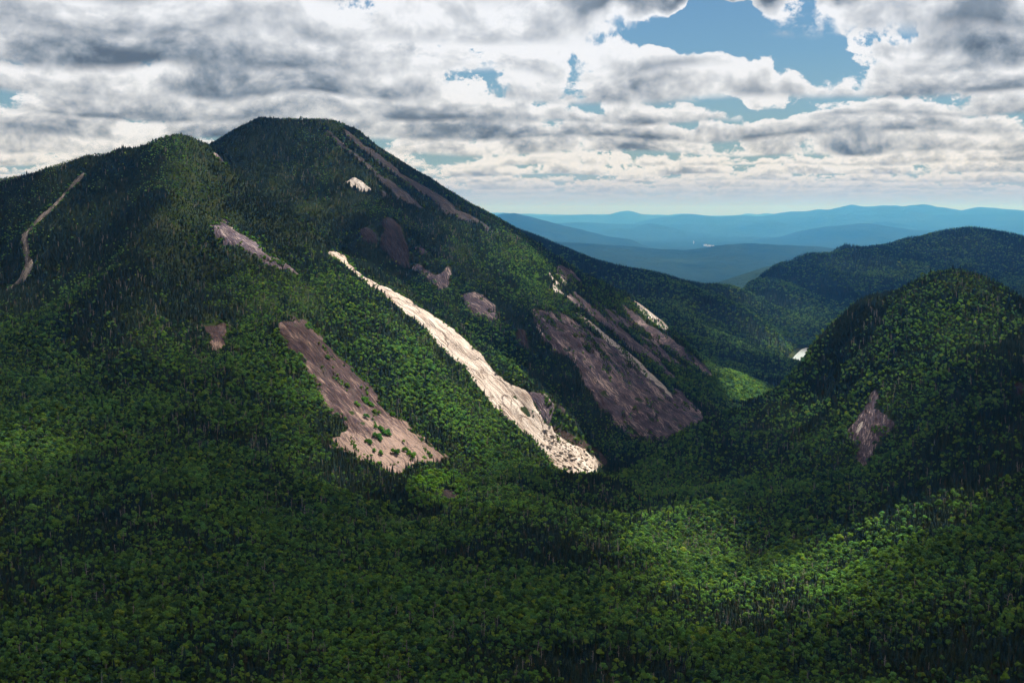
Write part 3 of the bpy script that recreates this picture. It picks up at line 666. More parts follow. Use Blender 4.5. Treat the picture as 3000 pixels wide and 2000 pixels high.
for (nm, lb, cat, mat, st, jag, rel, poly) in ROCKS:
    P_ = np.array(poly)
    gp = np.array([ground_at(u, v) for u, v in poly])
    # slab frame: down the fall line, across it
    top = gp[gp[:, 2].argsort()[-max(2, len(gp) // 6):]].mean(0); foot = gp[gp[:, 2].argsort()[:max(2, len(gp) // 6)]].mean(0)
    x0, x1 = gp[:, 0].min() - 12, gp[:, 0].max() + 12
    y0, y1 = gp[:, 1].min() - 25, gp[:, 1].max() + 25
    gx, gy = np.arange(x0, x1, st), np.arange(y0, y1, st)
    X, Y = np.meshgrid(gx, gy); Z = gz(X, Y)
    U, V = project(X, Y, Z)
    sd = poly_dist(U, V, poly) * Y / FPX
    sd = sd + jag * (1.5 * fbm(X, Y, 26, 3, 3) + 1.1 * fbm(X, Y, 9, 2, 1)) + 0.2
    sd = np.where(visible_mask(X, Y, Z), sd, -9)
    keep = sd > -1.6
    fk = keep[:-1, :-1] & keep[1:, :-1] & keep[:-1, 1:] & keep[1:, 1:]
    lab = np.where(fk, np.arange(fk.size).reshape(fk.shape) + 1, 0)                 # one piece only: the largest
    while True:
        m = lab.copy()
        for ax, sh in ((0, 1), (0, -1), (1, 1), (1, -1)):
            r_ = np.roll(m, sh, ax)
            if ax == 0: r_[0 if sh == 1 else -1, :] = 0
            else: r_[:, 0 if sh == 1 else -1] = 0
            m = np.where(fk, np.maximum(m, r_), 0)
        if (m == lab).all(): break
        lab = m
    ids, cnts = np.unique(lab[fk], return_counts=True)
    if len(ids):
        fk &= lab == ids[cnts.argmax()]
        kv = np.zeros(keep.shape, bool); kv[:-1, :-1] |= fk; kv[1:, :-1] |= fk; kv[:-1, 1:] |= fk; kv[1:, 1:] |= fk
        sd = np.where(kv, sd, np.minimum(sd, -1.0))
    if fk.sum() < 4: print('rock empty', lb); continue
    d2 = np.array([foot[0] - top[0], foot[1] - top[1], foot[2] - top[2]]); L = np.linalg.norm(d2) + 1e-6; d2 /= L
    side = np.cross(d2, (0, 0, 1.0)); side /= np.linalg.norm(side) + 1e-9
    rx, ry, rz = X - top[0], Y - top[1], Z - top[2]
    s = rx * d2[0] + ry * d2[1] + rz * d2[2]; tt = rx * side[0] + ry * side[1]
    led = (s + 9 * fbm(X, Y, 40, 3, 6)) / 21.0
    saw = led - np.floor(led)
    relief = rel * (0.9 * np.where(saw < 0.85, saw / 0.85, (1 - saw) / 0.15) + 1.5 * fbm(tt, s * 0.3, 9, 3, 5) + 0.9 * fbm(X, Y, 30, 2, 2))
    inn = np.clip(sd / 4.0, 0, 1)
    Zr = Z + np.clip(0.5 * sd, -1.2, 0.7) + relief * inn * 0.9 + 0.2
    v_, f_, st_ = compact(np.stack([X, Y, Zr], -1).reshape(-1, 3), grid_faces(len(gy), len(gx), fk), np.stack([tt, s, np.clip(s / L, 0, 1)], -1).reshape(-1, 3))
    me = mesh_np(nm, v_, f_, True, [mat])
    a = me.attributes.new('st', 'FLOAT_VECTOR', 'POINT'); a.data.foreach_set('vector', st_.astype(np.float32).ravel())
    o = link(nm, me); tag(o, lb, cat); ROCK_OBJ.append((o, poly, top, foot))
    # remember it on the terrain grid, to keep the trees off
    m_ = (XX > x0) & (XX < x1) & (YY > y0) & (YY < y1)
    fx = np.clip(((XX[m_] - x0) / st).astype(int), 0, len(gx) - 1); fy = np.clip(((YY[m_] - y0) / st).astype(int), 0, len(gy) - 1)
    ROCK_SD[m_] = np.maximum(ROCK_SD[m_], sd[fy, fx])

# ------------------------------------------------------------------ trees
def ico(sub):
    bm = bmesh.new(); bmesh.ops.create_icosphere(bm, subdivisions=sub, radius=1.0)
    v = np.array([x.co[:] for x in bm.verts]); f = np.array([[x.index for x in p.verts] for p in bm.faces]); bm.free()
    return v, f
ICO1 = ico(1); ICO2 = ico(2)

def merge(parts):
    vs, t3, t4, n = [], [], [], 0
    for v, f in parts:
        f = np.asarray(f); vs.append(v); (t3 if f.shape[1] == 3 else t4).append(f + n); n += len(v)
    return np.concatenate(vs), [np.concatenate(x) for x in (t3, t4) if x]

def leaf_quads(r, c, nrm, size):
    """leaf sprays: small bent quads about centres c facing nrm"""
    n = len(c)
    nrm = nrm / (np.linalg.norm(nrm, axis=1, keepdims=True) + 1e-9)
    a = np.cross(nrm, r.normal(size=(n, 3))); a /= np.linalg.norm(a, axis=1, keepdims=True) + 1e-9
    b = np.cross(nrm, a)
    s = size * r.uniform(0.7, 1.3, (n, 1))
    v = np.stack([c - a * s * 0.6, c - b * s * 0.45 + nrm * s * 0.1, c + a * s * 0.65, c + b * s * 0.5 - nrm * s * 0.05], 1).reshape(-1, 3)
    return v, np.arange(4 * n).reshape(-1, 4)

def broadleaf(seed, h=9.0, rad=2.3, lobes=9, leaves=48, squat=1.0):
    r = np.random.RandomState(seed); parts = []
    cz = h - rad * squat * 1.15
    for k in range(lobes):
        if k == 0: c = np.array([0, 0, cz + rad * squat * 0.62]); q = rad * 0.50
        else:
            an = 2.4 * k + r.uniform(-.5, .5); el = -0.35 + 1.35 * ((k * 0.618) % 1.0) + r.uniform(-.15, .15)
            c = np.array([math.cos(an) * math.cos(el) * 0.62, math.sin(an) * math.cos(el) * 0.62, math.sin(el) * squat * 0.80]) * rad * r.uniform(0.85, 1.1) + (0, 0, cz)
            q = rad * r.uniform(0.32, 0.48)
        v = ICO1[0] * q * (0.80 + 0.25 * r.rand(len(ICO1[0]), 1)); v[:, 2] *= 0.9
        parts.append((v + c, ICO1[1]))
        d = r.normal(size=(leaves, 3)); d[:, 2] = np.abs(d[:, 2]) - 0.3; d /= np.linalg.norm(d, axis=1, keepdims=True)
        p = c + d * q * r.uniform(0.85, 1.2, (leaves, 1))
        parts.append(leaf_quads(r, p, d + r.normal(size=(leaves, 3)) * 0.55 + (0, 0, 0.15), 0.60))
    return merge(parts)

def conifer(seed, h=10.0, rad=1.6, whorls=13, per=8, bare=0.08):
    r = np.random.RandomState(seed); parts = []
    V, F = [], []
    for w in range(whorls):
        t = w / (whorls - 1.0)
        z = h * (bare + (1 - bare) * t); L = rad * (1 - t) ** 0.8 * r.uniform(0.8, 1.15) + 0.10
        n = per if t < 0.7 else max(4, per - 3)
        for k in range(n):
            an = 2 * math.pi * (k + r.uniform(-.3, .3)) / n + w * 0.7
            l = L * r.uniform(0.7, 1.2); dz = -0.35 * l * r.uniform(0.6, 1.3)
            c, s = math.cos(an), math.sin(an); wd = l * 0.42 + 0.08
            b = len(V)
            V += [(0, 0, z + 0.25), (c * l * 0.6 - s * wd, s * l * 0.6 + c * wd, z + dz * 0.6), (c * l, s * l, z + dz), (c * l * 0.6 + s * wd, s * l * 0.6 - c * wd, z + dz * 0.6 - 0.05)]
            F += [(b, b + 1, b + 2), (b, b + 2, b + 3)]
    parts.append((np.array(V, float), np.array(F)))
    n = 8; zs = np.linspace(h * bare, h * 1.03, 6); vv = []
    for z in zs:
        t = (z / h - bare) / (1 - bare); q = rad * 0.55 * max(0.0, 1 - t) ** 0.85 + 0.01
        for k in range(n):
            a = 2 * math.pi * k / n; qq = q * r.uniform(0.7, 1.2); vv.append((math.cos(a) * qq, math.sin(a) * qq, z))
    ff = []
    for j in range(5):
        for k in range(n): ff.append((j * n + k, j * n + (k + 1) % n, (j + 1) * n + (k + 1) % n, (j + 1) * n + k))
    parts.append((np.array(vv), np.array(ff)))
    return merge(parts)

def tube(p, q, a, b, n=5):
    p, q = np.array(p, float), np.array(q, float); d = q - p; d /= np.linalg.norm(d)
    u = np.cross(d, (0.3, 0.9, 0.2)); u /= np.linalg.norm(u); w = np.cross(d, u)
    an = np.arange(n) * 2 * math.pi / n
    ring = np.cos(an)[:, None] * u + np.sin(an)[:, None] * w
    return np.vstack([p + ring * a, q + ring * b]), np.array([(k, (k + 1) % n, n + (k + 1) % n, n + k) for k in range(n)])

def trunk(seed, h, a, limbs=4, top=0.8):
    r = np.random.RandomState(seed)
    ps = [np.array([0, 0, -0.6])]
    for k in range(1, 4): ps.append(np.array([r.uniform(-.12, .12) * k, r.uniform(-.12, .12) * k, h * top * k / 3.0]))
    parts = [tube(ps[k], ps[k + 1], a * (1 - k * 0.28), a * (1 - (k + 1) * 0.28)) for k in range(3)]
    for k in range(limbs):
        z = h * r.uniform(0.4, top); an = r.uniform(0, 6.28); l = h * r.uniform(0.1, 0.22)
        parts.append(tube((0, 0, z), (math.cos(an) * l, math.sin(an) * l, z + l * 0.8), a * 0.4, a * 0.12, 4))
    return merge(parts)

def snag(seed, h=8.0):
    r = np.random.RandomState(seed)
    lean = r.uniform(-.6, .6, 2)
    parts = [tube((0, 0, -0.5), (lean[0] * 0.5, lean[1] * 0.5, h * 0.55), 0.24, 0.16), tube((lean[0] * 0.5, lean[1] * 0.5, h * 0.55), (lean[0], lean[1], h), 0.16, 0.05)]
    for k in range(7):
        t = r.uniform(0.35, 0.95); an = r.uniform(0, 6.28); l = r.uniform(0.8, 2.2) * (1.1 - t * 0.6)
        b = np.array([lean[0] * t, lean[1] * t, h * t])
        parts.append(tube(b, b + (math.cos(an) * l, math.sin(an) * l, l * r.uniform(-0.1, 0.9)), 0.09, 0.04, 4))
    return merge(parts)

class Kind:
    def __init__(self, name, crowns, trunks, leaf, bark):
        self.name = name
        self.crown = [mesh_np(name + '_crown', v, f, False, [leaf]) for v, f in crowns]
        self.trunk = [mesh_np(name + '_trunk', v, f, True, [bark]) for v, f in trunks]
        self.whole = []
        for (cv, cf), (tv, tf) in zip(crowns, trunks):
            v, f = merge([(cv, x) if i == 0 else (np.zeros((0, 3)), x) for i, x in enumerate(cf)]) if False else (None, None)
            n = len(cv); faces = list(cf) + [x + n for x in tf]
            mi = np.concatenate([np.full(len(x), 0 if i < len(cf) else 1) for i, x in enumerate(faces)])
            # group by polygon size as mesh_np expects plain arrays
            self.whole.append(mesh_np(name, np.vstack([cv, tv]), faces, False, [leaf, bark], mi))

BIRCH = Kind('birch_tree', [broadleaf(s, h=9.0 + 0.4 * (s % 3), rad=2.1 + 0.2 * (s % 4)) for s in range(1, 8)], [trunk(s, 9.0, 0.16) for s in range(1, 8)], M_BIRCH, M_BARK)
SPRUCE = Kind('spruce_tree', [conifer(s, h=9.5 + (s % 3), rad=1.95 + 0.2 * (s % 3), whorls=12, per=9) for s in range(20, 26)], [trunk(s, 9.5, 0.15, 0, 0.9) for s in range(20, 26)], M_SPRUCE, M_BARK)
ALDER = Kind('alder_bush', [broadleaf(s, h=3.6, rad=1.7, lobes=6, leaves=40, squat=0.9) for s in range(40, 44)], [trunk(s, 3.0, 0.08, 3) for s in range(40, 44)], M_ALDER, M_BARK)
_sn = [snag(s) for s in range(60, 64)]
SNAG_MESH = [mesh_np('dead_tree', v, f, False, [M_DEAD]) for v, f in _sn]

def simple_mesh(seed, hi):
    """a far tree: a few dozen faces"""
    if hi: return broadleaf(seed, h=9.0, rad=2.9, lobes=5, leaves=12)
    return conifer(seed, h=11.0, rad=1.9, whorls=6, per=6)
FAR_BROAD = [mesh_np('far_tree', *simple_mesh(80 + s, True), False, [M_BIRCH]) for s in range(3)]
FAR_SPRUCE = [mesh_np('far_tree', *simple_mesh(90 + s, False), False, [M_SPRUCE]) for s in range(3)]

def proto(me):
    return bpy.data.objects.new(me.name + '_source', me)      # never linked: only read by the forest's geometry nodes

def forest_nodes(name, species):
    """a node group that stands trees on the vertices of a mesh; species = list of mesh lists"""
    ng = bpy.data.node_groups.new(name, 'GeometryNodeTree')
    ng.interface.new_socket('Geometry', in_out='INPUT', socket_type='NodeSocketGeometry')
    ng.interface.new_socket('Geometry', in_out='OUTPUT', socket_type='NodeSocketGeometry')
    N, L = ng.nodes, ng.links
    gi, go = N.new('NodeGroupInput'), N.new('NodeGroupOutput')
    def attr(nm, typ):
        a = N.new('GeometryNodeInputNamedAttribute'); a.data_type = typ; a.inputs[0].default_value = nm
        return a.outputs[0]
    sp, rot, scl, pick = attr('species', 'INT'), attr('turn', 'FLOAT_VECTOR'), attr('size', 'FLOAT_VECTOR'), attr('pick', 'INT')
    allj = N.new('GeometryNodeJoinGeometry')
    for k, meshes in enumerate(species):
        j = N.new('GeometryNodeJoinGeometry')
        for me in meshes:
            oi = N.new('GeometryNodeObjectInfo'); oi.inputs['Object'].default_value = proto(me); oi.inputs['As Instance'].default_value = False
            g2 = N.new('GeometryNodeGeometryToInstance'); L.new(oi.outputs['Geometry'], g2.inputs[0]); L.new(g2.outputs[0], j.inputs[0])
        cmp_ = N.new('FunctionNodeCompare'); cmp_.data_type = 'INT'; cmp_.operation = 'EQUAL'
        L.new(sp, cmp_.inputs[2]); cmp_.inputs[3].default_value = k
        ip = N.new('GeometryNodeInstanceOnPoints'); ip.inputs['Pick Instance'].default_value = True
        L.new(gi.outputs[0], ip.inputs['Points']); L.new(cmp_.outputs[0], ip.inputs['Selection']); L.new(j.outputs[0], ip.inputs['Instance'])
        L.new(pick, ip.inputs['Instance Index']); L.new(rot, ip.inputs['Rotation']); L.new(scl, ip.inputs['Scale'])
        L.new(ip.outputs[0], allj.inputs[0])
    L.new(allj.outputs[0], go.inputs[0])
    return ng

def forest(name, label, cat, pts, sp, scl, ng):
    n = len(pts)
    me = bpy.data.meshes.new(name); me.vertices.add(n); me.vertices.foreach_set('co', pts.astype(np.float32).ravel())
    def put(nm, typ, key, arr):
        a = me.attributes.new(nm, typ, 'POINT'); a.data.foreach_set(key, arr)
    put('species', 'INT', 'value', sp.astype(np.int32))
    put('pick', 'INT', 'value', RNG.randint(0, 1000, n).astype(np.int32))
    tn = np.stack([RNG.normal(0, 0.04, n), RNG.normal(0, 0.04, n), RNG.uniform(0, 6.283, n)], 1)
    put('turn', 'FLOAT_VECTOR', 'vector', tn.astype(np.float32).ravel())
    put('size', 'FLOAT_VECTOR', 'vector', scl.astype(np.float32).ravel())
    o = link(name, me); md = o.modifiers.new('trees', 'NODES'); md.node_group = ng
    tag(o, label, cat, kind='stuff')
    return o

NG_NEAR = forest_nodes('forest', [BIRCH.whole, SPRUCE.whole, ALDER.whole, SNAG_MESH])
NG_FAR = forest_nodes('far_forest', [FAR_BROAD, FAR_SPRUCE])

# -- where the trees stand
def jitter(x0, x1, y0, y1, s):
    gx, gy = np.meshgrid(np.arange(x0, x1, s), np.arange(y0, y1, s))
    gx = gx + (np.arange(gx.shape[0])[:, None] % 2) * s * 0.5
    return (gx + RNG.uniform(-.46, .46, gx.shape) * s).ravel(), (gy + RNG.uniform(-.46, .46, gy.shape) * s).ravel()

PX, PY = [], []
for (s, d0, d1) in ((2.6, 566, 900), (2.55, 900, 1200), (2.45, 1200, 1500), (2.35, 1500, 2760)):
    x, y = jitter(-1070, 1070, d0, d1, s); PX.append(x); PY.append(y)
PX, PY = np.concatenate(PX), np.concatenate(PY)
PZ = gz(PX, PY)
U, V = project(PX, PY, PZ + 5)
ok = (U > -260) & (U < 3260) & (V < 2230)
PX, PY, PZ, U, V = PX[ok], PY[ok], PZ[ok], U[ok], V[ok]
# drop what lies well behind a nearer slope
dmax = np.zeros(len(PX))
for du in (-60, -24, 0, 24, 60):
    for dv in (-40, -12, 8):
        d = seen_depth(np.clip(U + du, 0, 2999), np.clip(V + dv, 0, 1999)); dmax = np.maximum(dmax, np.where(np.isnan(d), 1e9, d))
ok = PY < dmax + 30
PX, PY, PZ, U, V = PX[ok], PY[ok], PZ[ok], U[ok], V[ok]
sd = sample(ROCK_SD, PX, PY)
veg = fbm(PX * 0.94 + PY * 0.34, (PY * 0.94 - PX * 0.34) * 0.35, 10, 3, 4) + 0.5 * fbm(PX, PY, 60, 2, 6)
on_slab = (sd > 1.0) & (sd < 40) & (veg > np.where(V < 1300, np.where(U > 1500, 0.20, 0.34), 0.34)) & (PY > 1250) & (V > 700) & (U > 700) & ~((U > 940) & (PY > 1600) & (U < 1560 + 0 * V) & (V > 700)) & (V < 1290 + 60 * (U < 1350))
ok = (sd < -0.6 + 1.3 * RNG.normal(size=len(PX))) | on_slab
PX, PY, PZ, U, V, SDR = PX[ok], PY[ok], PZ[ok], U[ok], V[ok], sd[ok]
own = OWN[np.clip(((PY - GY[0]) / STEP).round().astype(int), 0, len(GY) - 1), np.clip(((PX - GX[0]) / STEP).round().astype(int), 0, len(GX) - 1)]
n = len(PX)
# kinds: birch below and on the sunny ribs, spruce and fir towards the tops
mixn = fbm(PX, PY, 90, 4, 1) * 2.4 + fbm(PX, PY, 25, 2, 6) * 0.9
hi = np.clip((PZ + 150) / 150, 0, 1)                        # 0 low .. 1 high
pb = np.clip(0.66 - 0.5 * hi + 0.5 * mixn - 0.30 * ((SDR > -22) & (own == 0)), 0.03, 0.95)
pb = np.where(own == 1, np.clip(pb - 0.28 + 0.45 * np.exp(-(((U - 1480) / 170) ** 2 + ((V - 700) / 110) ** 2)), 0.02, 0.8), pb)
pb = np.where(own == 2, pb - 0.34 + 0.35 * np.exp(-(((U - 2500) / 90) ** 2 + ((V - 1050) / 45) ** 2)) + 0.35 * np.exp(-(((U - 2780) / 150) ** 2 + ((V - 940) / 45) ** 2)), pb)
for u_, v_, a_, b_, w_ in ((2050, 1610, 170, 150, 0.45), (2430, 1620, 260, 150, 0.4), (1420, 1450, 170, 60, 0.3), (1230, 1080, 260, 180, 0.25), (860, 880, 150, 120, 0.3), (1480, 700, 150, 90, 0.2), (100, 1350, 200, 120, 0.25)):
    pb = pb + w_ * np.exp(-(((U - u_) / a_) ** 2 + ((V - v_) / b_) ** 2))
SPEC = np.where(RNG.rand(n) < pb, 0, 1)
size = np.where(SPEC == 0, 0.98, 0.95) * (1 - 0.44 * hi) * np.interp(PY, [750, 1500], [0.62, 0.60]) * (1 + 0.35 * fbm(PX, PY, 45, 2, 2)) * RNG.uniform(0.55, 1.2, n) ** 1.1 * np.where(RNG.rand(n) < 0.06, 1.45, 1.0)
size = np.where(SPEC == 0, size, size * RNG.uniform(0.85, 1.2, n))
wide = np.where(SPEC == 0, RNG.uniform(0.85, 1.2, n), RNG.uniform(0.9, 1.25, n) * (1 + 0.55 * hi))
# bushes fill the gully below the brown slab and the floor of the pass
def blob(u, v, a, b): return np.exp(-(((U - u) / a) ** 2 + ((V - v) / b) ** 2))
al = (blob(1290, 1400, 75, 36) + blob(1330, 1450, 40, 30) + blob(1240, 1440, 50, 40) > 0.42) & (own != 1) & (PY > 1240) & (RNG.rand(n) < 0.5)
grove = (blob(2170, 1130, 100, 50) > 0.4) & (PY > 2000) & (PY < 2800)
SPEC = np.where(grove, np.where(RNG.rand(n) < 0.75, 0, 1), SPEC)
SPEC = np.where(al, 2, SPEC); size = np.where(al, RNG.uniform(0.7, 1.6, n), size)
ons = SDR > 0.8
SPEC = np.where(ons, np.where(RNG.rand(n) < np.where(own == 1, 0.35, 0.85), 2, 1), SPEC); size = np.where(ons, RNG.uniform(0.35, 0.9, n) * np.where(SPEC == 1, 0.55, 1.0), size)
fringe = (SDR > -3.2) & ~ons & (RNG.rand(n) < 0.45)
SPEC = np.where(fringe & (own != 1), 2, SPEC); size = np.where(fringe, RNG.uniform(0.35, 0.8, n), size)
al = al | ons | fringe
size = np.where(grove, RNG.uniform(0.5, 1.35, n), size)
dead = (RNG.rand(n) < 0.010 + 0.03 * (fbm(PX, PY, 60, 2, 7) > 0.35)) & ~al
SPEC = np.where(dead, 3, SPEC); size = np.where(dead, RNG.uniform(0.7, 1.25, n) * (1 - 0.3 * hi), size)
SCL = np.stack([size * wide, size * wide, size * np.where(SPEC == 1, RNG.uniform(0.78, 1.1, n), RNG.uniform(0.85, 1.15, n))], 1)
PZ = PZ - 0.25 + 0.9 * ons

# the largest trees in the picture are things of their own
Ut, Vt = project(PX, PY, PZ + np.where(SPEC == 2, 3.0, 8.6) * SCL[:, 2])
cand = (Ut > 25) & (Ut < 2975) & (Vt < 1970) & (own == 3) & (SPEC != 2)
idx = np.nonzero(cand)[0]
score = PY[idx] - 50 * SCL[idx, 2]
idx = idx[np.argsort(score)][:300]
single = np.zeros(n, bool); single[idx] = True
KIND_OF = {0: (BIRCH, 'birch_tree', 'broad-leaved tree with a rounded green crown in the nearest rows of forest', 'tree', 'nearest broad-leaved trees'),
           1: (SPRUCE, 'spruce_tree', 'dark pointed spruce in the nearest rows of forest', 'tree', 'nearest spruces')}
for i in idx:
    rot = (0, 0, random.uniform(0, 6.283))
    if SPEC[i] == 3:
        o = link('dead_tree', random.choice(SNAG_MESH)); tag(o, 'bare grey dead tree standing in the nearest rows of forest', 'dead tree', 'nearest dead trees')
    else:
        K, nm, lb, ct, gr = KIND_OF[SPEC[i]]
        o = bpy.data.objects.new(nm, None); COL.objects.link(o); o.empty_display_size = 1.0; tag(o, lb, ct, gr)
        k = random.randrange(len(K.crown))
        link('trunk', K.trunk[k], o); link('crown', K.crown[k], o)
    o.location = (PX[i], PY[i], PZ[i]); o.rotation_euler = rot; o.scale = tuple(SCL[i])
rest = ~single
NAMES = {0: ('forest', 'mixed birch and spruce forest covering the mountain with the pointed top'), 1: ('forest', 'dark fir forest covering the high rounded peak'),
         2: ('forest', 'dark forest covering the knoll across the pass'), 3: ('forest', 'dense forest filling the valley below')}
for k, (nm, lb) in NAMES.items():
    m_ = rest & (own == k)
    forest(nm, lb, 'forest', np.stack([PX, PY, PZ], 1)[m_], SPEC[m_], SCL[m_], NG_NEAR)
print('trees near', n)

# ------------------------------------------------------------------ valley beyond the pass
MS = 14.0
MX = np.arange(-700.0, 3200.0, MS); MY = np.arange(2150.0, 7000.0, MS)
MXX, MYY = np.meshgrid(MX, MY)
inside = (np.abs(MXX - 100) < 0.46 * MYY + 250)
MZZ = mid_z(MXX, MYY)
_near = (MYY < 2770) & (np.abs(MXX) < 1080)
MZZ = np.where(_near, np.minimum(MZZ, gz(np.clip(MXX, -1080, 1080), np.clip(MYY, 560, 2756)) - 3.0), MZZ)
def mz(x, y): return sample(MZZ, x, y, MX[0], MY[0], MS)
lk = np.array([(x, y) for x, y, z in LAKE])
lsd = poly_dist(MXX, MYY, lk)
MZZ = np.where(lsd > -30, np.minimum(MZZ, LAKE_Z - 2.0 + 0.0 * MZZ + np.clip(-lsd, 0, 30) * 0.2), MZZ)
MZZ = np.where((lsd < -8), np.maximum(MZZ, LAKE_Z + 1.0), MZZ)
keep = inside[:-1, :-1] & inside[1:, 1:]
v_, f_ = compact(np.stack([MXX, MYY, MZZ], -1).reshape(-1, 3), grid_faces(len(MY), len(MX), keep))
for nm, lb, sel in (('valley_ground', 'wooded valley and dark spur beyond the pass', lambda c: c[:, 0] < 0.149 * c[:, 1] + 40), ('ridge', 'long dark wooded ridge with a knob beyond the pass', lambda c: c[:, 0] >= 0.149 * c[:, 1] + 40)):
    fs = f_[sel(v_[f_].mean(1))]
    vv, ff = compact(v_, fs)
    tag(link(nm, mesh_np(nm, vv, ff, True, [M_GROUND])), lb, kind='structure')
HOR2 = HOR.copy(); SEEN2 = SEEN.copy()
sweep(mz, np.arange(2300.0, 6900.0, 12.0), 8.0, HOR2, SEEN2)
FX, FY = [], []
for (s, d0, d1) in ((6.2, 2300, 3600), (7.5, 3600, 4800), (9.0, 4800, 6500)):
    x, y = jitter(-600, 3100, d0, d1, s); FX.append(x); FY.append(y)
FX, FY = np.concatenate(FX), np.concatenate(FY); FZ = mz(FX, FY)
U, V = project(FX, FY, FZ + 8)
ok = (U > -150) & (U < 3200)
_in = (FY < 2756) & (np.abs(FX) < 1078)
ok &= ~(_in & (gz(np.clip(FX, -1078, 1078), np.clip(FY, 562, 2754)) > FZ - 1.0))
ok &= ~(poly_dist(FX, FY, lk) > -14)
FX, FY, FZ, U, V = FX[ok], FY[ok], FZ[ok], U[ok], V[ok]
dmax = np.zeros(len(FX))
for du in (-50, -20, 0, 20, 50):
    for dv in (-30, -10, 4):
        i = np.clip(((U + du) / 4).astype(int), 0, DW - 1); j = np.clip(((V + dv) / 4).astype(int), 0, DH - 1)
        d = SEEN2[j, i]; dmax = np.maximum(dmax, np.where(np.isnan(d), 1e9, d))
ok = FY < dmax + 80
FX, FY, FZ = FX[ok], FY[ok], FZ[ok]; n = len(FX)
mixn = fbm(FX, FY, 160, 4, 2) * 1.6
sp = np.where(RNG.rand(n) < np.clip(0.5 + 0.5 * mixn - 0.35 * np.clip((FZ + 250) / 200, 0, 1), 0.05, 0.95), 0, 1)
sz = np.interp(FY, [2300, 3600, 4800, 6500], [1.05, 1.25, 1.5, 1.7]) * RNG.uniform(0.7, 1.25, n)
sc = np.stack([sz * 1.1, sz * 1.1, sz * np.interp(FY, [2300, 4800], [1.0, 0.8])], 1)
far_r = FX >= 0.149 * FY + 40
forest('forest', 'dark forest on the spur and valley beyond the pass', 'forest', np.stack([FX, FY, FZ - 0.5], 1)[~far_r], sp[~far_r], sc[~far_r], NG_FAR)
forest('forest', 'dark forest on the long ridge with a knob', 'forest', np.stack([FX, FY, FZ - 0.5], 1)[far_r], sp[far_r], sc[far_r], NG_FAR)
print('trees far', n)

# water
def water_material():
    m, t = material('lake_water')
    d = t.n('ShaderNodeBsdfPrincipled'); d.inputs['Base Color'].default_value = (0.26, 0.31, 0.34, 1); d.inputs['Roughness'].default_value = 0.3; d.inputs['IOR'].default_value = 1.33
    t.put(t.n('ShaderNodeOutputMaterial').inputs[0], d.outputs[0])
    return m
M_WATER = water_material()
def water(name, label, pts):
    o = link(name, mesh_np(name, np.array(pts), [np.arange(len(pts))[None]], False, [M_WATER])); tag(o, label, kind='structure'); return o
water('lake', 'sliver of bright lake showing past the steep end of the knoll', [(x, y, LAKE_Z) for x, y, z in LAKE][::-1])

# ------------------------------------------------------------------ land to the horizon
M_FAR = far_material()  # darkened greens stand in for cloud shadow on the far hills
az = np.linspace(-0.62, 0.62, 240)
dd = np.concatenate([np.linspace(2200, 6000, 20), np.geomspace(6200, 52000, 140)])
AZ, DD = np.meshgrid(az, dd)
PXX = np.tan(AZ) * DD
PZZ = plain_z(DD) + np.clip(DD / 20000, 0.4, 1.6) * 22 * fbm(PXX, DD, 2600, 4, 2) - 12
PZZ = np.where(DD < 6800, -480.0, PZZ)
tag(link('plain', mesh_np('plain', np.stack([PXX, DD, PZZ], -1), grid_faces(len(dd), len(az)), True, [M_FAR])), 'wooded lowland reaching to the horizon', kind='structure')

def range_of_hills(label, d, crest, front, back, bump=1.0, k=0, taper=170, mat=None):
    c = np.array(crest, float); u = np.arange(c[0, 0] - taper, c[-1, 0] + taper + 1, 5.0)
    v = np.interp(u, c[:, 0], c[:, 1]) + 1.6 * fbm(u, u * 0 + 10.0 * k, 46, 4, k) + 0.8 * fbm(u, u * 0 + 3.0 * k, 14, 2, k + 1)
    kern = np.array([1, 2, 3, 2, 1.0]); kern /= kern.sum(); v = np.convolve(np.pad(v, 2, 'edge'), kern, 'valid')
    t = np.linspace(-1, 1, 61); t = np.sign(t) * np.abs(t) ** 1.15
    Uc, T = np.meshgrid(u, t)
    D = d + np.where(T < 0, front, back) * T
    RX = (Uc - 1500.0) / FPX
    Xc = RX * D
    crest_z = np.array([ray(a, b)[2] * d for a, b in zip(u, v)])[None, :]
    base = plain_z(D) - 25
    edge = np.clip(np.minimum(Uc - u[0], u[-1] - Uc) / taper, 0, 1); edge = edge * edge * (3 - 2 * edge)
    a = np.abs(T)
    prof = (1 - a) ** 1.25
    rel = np.maximum(crest_z * np.where(True, 1, 1) - base, 0)
    nz = ridged(Xc, D, 0.09 * d + 400, 4, k) * 0.5 + fbm(Xc, D, 0.03 * d + 150, 4, k + 1) * 0.5
    Z = base + rel * prof * edge * (1 + bump * nz * np.clip(a * 2.2, 0.0, 1) * 0.75)
    Z = Z + bump * rel * 0.03 * fbm(Xc, D, 0.012 * d, 3, k + 2) * (1 - a) * edge
    o = link('hills', mesh_np('hills', np.stack([Xc, D, Z], -1), grid_faces(*Z.shape), True, [mat or M_FAR]))
    return tag(o, label, kind='structure')

